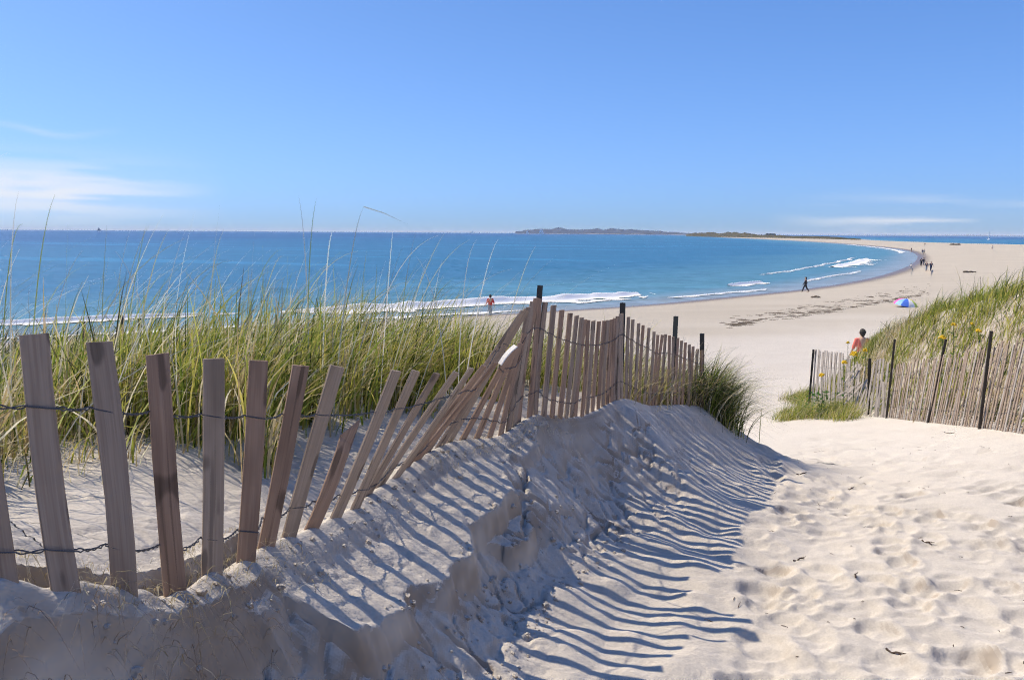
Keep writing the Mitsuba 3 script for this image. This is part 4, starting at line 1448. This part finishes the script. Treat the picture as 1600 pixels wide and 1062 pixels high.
def house(px, py, d):
    p = at(px, py, d)
    k = thing('beach_house', 'tiny grey house on the dark ridge of the spit', 'house')
    w, h, dp = 16., 5., 9.
    z = p[2] - 2
    b = trimesh.creation.box((w, dp, h))
    add('wall', (b.vertices + [p[0], p[1], z], np.array(b.faces)), 'shingle_grey', k)
    v = np.array([(-w / 2 - .4, -dp / 2 - .4, 0), (w / 2 + .4, -dp / 2 - .4, 0), (w / 2 + .4, dp / 2 + .4, 0), (-w / 2 - .4, dp / 2 + .4, 0), (-w / 2 - .4, 0, 3.2), (w / 2 + .4, 0, 3.2)]) + [p[0], p[1], z + h / 2 + .02]
    add('roof', (v, np.array([(0, 1, 5), (0, 5, 4), (2, 3, 4), (2, 4, 5), (1, 2, 5), (3, 0, 4), (0, 3, 2), (0, 2, 1)])), 'post_paint', k)


house(1204, 368, 1390)


def sailboat(px, d, hpx, label, sail='sail_white', heading=80, motor=False):
    y = 0
    p = at_z(px, 400, 0)
    dr_ = ray(px, 361)
    x = dr_[0] / dr_[1] * d
    L_ = hpx / F * d * (.8 if not motor else 2.0)
    k = thing('motorboat' if motor else 'sailboat', label, 'boat')
    a = math.radians(heading)
    f = np.array([math.sin(a), math.cos(a), 0]); s = np.array([f[1], -f[0], 0])
    O = np.array([x, d, 0.])
    V_ = []
    for t in (-1, -.6, 0, .6, 1):
        wdt = .16 * (1 - max(t, 0) ** 2 * .95) * (1 if t > -1 else .8)
        for sd, up in ((-1, .14), (-.6, -.03), (.6, -.03), (1, .14)):
            V_.append(O + L_ * (.5 * t * f + s * wdt * sd + np.array([0, 0, up + .04 * max(t, 0)])))
    Fq = []
    for i in range(4):
        for j in range(3):
            a0 = i * 4 + j
            Fq += [(a0, a0 + 1, a0 + 5), (a0, a0 + 5, a0 + 4)]
        Fq += [(i * 4 + 3, i * 4, i * 4 + 4), (i * 4 + 3, i * 4 + 4, i * 4 + 7)]
    Fq += [(0, 2, 1), (0, 3, 2), (16, 17, 18), (16, 18, 19)]
    add('hull', (np.array(V_), np.array(Fq)), 'hull_white', k)
    if motor:
        b = trimesh.creation.box((L_ * .2, L_ * .3, L_ * .16))
        v = b.vertices
        add('cabin', (O + v[:, :1] * s + v[:, 1:2] * f + (v[:, 2:] + L_ * .22) * np.array([0, 0, 1.]), np.array(b.faces)), 'hull_white', k)
        return
    Hm = hpx / F * d
    add('mast', tube([O + [0, 0, .1 * L_], O + [0, 0, Hm]], .012 * L_, 6), 'hull_white', k)

    def sail_mesh(a_, b_, c_, belly):
        V2, n2 = [], 6
        for i in range(n2):
            for j in range(n2):
                u, v2 = i / (n2 - 1), j / (n2 - 1)
                q = a_ * (1 - u) + (b_ * (1 - v2) + c_ * v2) * u
                V2.append(q + s * belly * L_ * u * (1 - u) * 4 * (v2 * (1 - v2) * 4 + .2))
        V2 = np.array(V2).reshape(n2, n2, 3)
        return grid_mesh(V2[..., 0], V2[..., 1], V2[..., 2])
    add('mainsail', sail_mesh(O + [0, 0, Hm * .97], O + f * -.02 * L_ + [0, 0, .26 * L_], O - f * .5 * L_ + s * .08 * L_ + [0, 0, .26 * L_], .06), sail, k, smooth=True)
    add('jib', sail_mesh(O + [0, 0, Hm * .85], O + f * .48 * L_ + [0, 0, .2 * L_], O + f * .03 * L_ + s * .06 * L_ + [0, 0, .22 * L_], .05), sail, k, smooth=True)


sailboat(155, 3600, 7, 'tiny dark sailboat on the horizon at the far left', 'sail_dark')
sailboat(279, 2600, 3, 'tiny white motorboat on the sea right of the dark sailboat', motor=True, heading=75)
sailboat(738, 5200, 5, 'tiny pale sailboat on the horizon left of the island')
sailboat(846, 5600, 10, 'white sailboat before the left end of the island')
sailboat(824, 5800, 6, 'smaller white sailboat off the tip of the island')
sailboat(1546, 1300, 15, 'white sailboat on the sea beyond the spit at the far right', heading=40)

# loose tidy-up: what is one mesh and repeated needs no more

# ------------------------------------------------------------------ air
scene['air'] = {'type': 'homogeneous', 'albedo': {'type': 'rgb', 'value': (.93, .95, .97)}, 'sigma_t': {'type': 'rgb', 'value': (4.0e-5, 5.0e-5, 7.0e-5)}}
scene['haze'] = {'type': 'cube', 'to_world': T().translate([0, 0, 36]).scale([46000, 46000, 44]), 'bsdf': {'type': 'null'}, 'interior': {'type': 'ref', 'id': 'air'}}
labels['haze'] = {'label': 'thin clear sea air over the whole bay', 'kind': 'stuff'}
scene['camera']['medium'] = {'type': 'ref', 'id': 'air'}
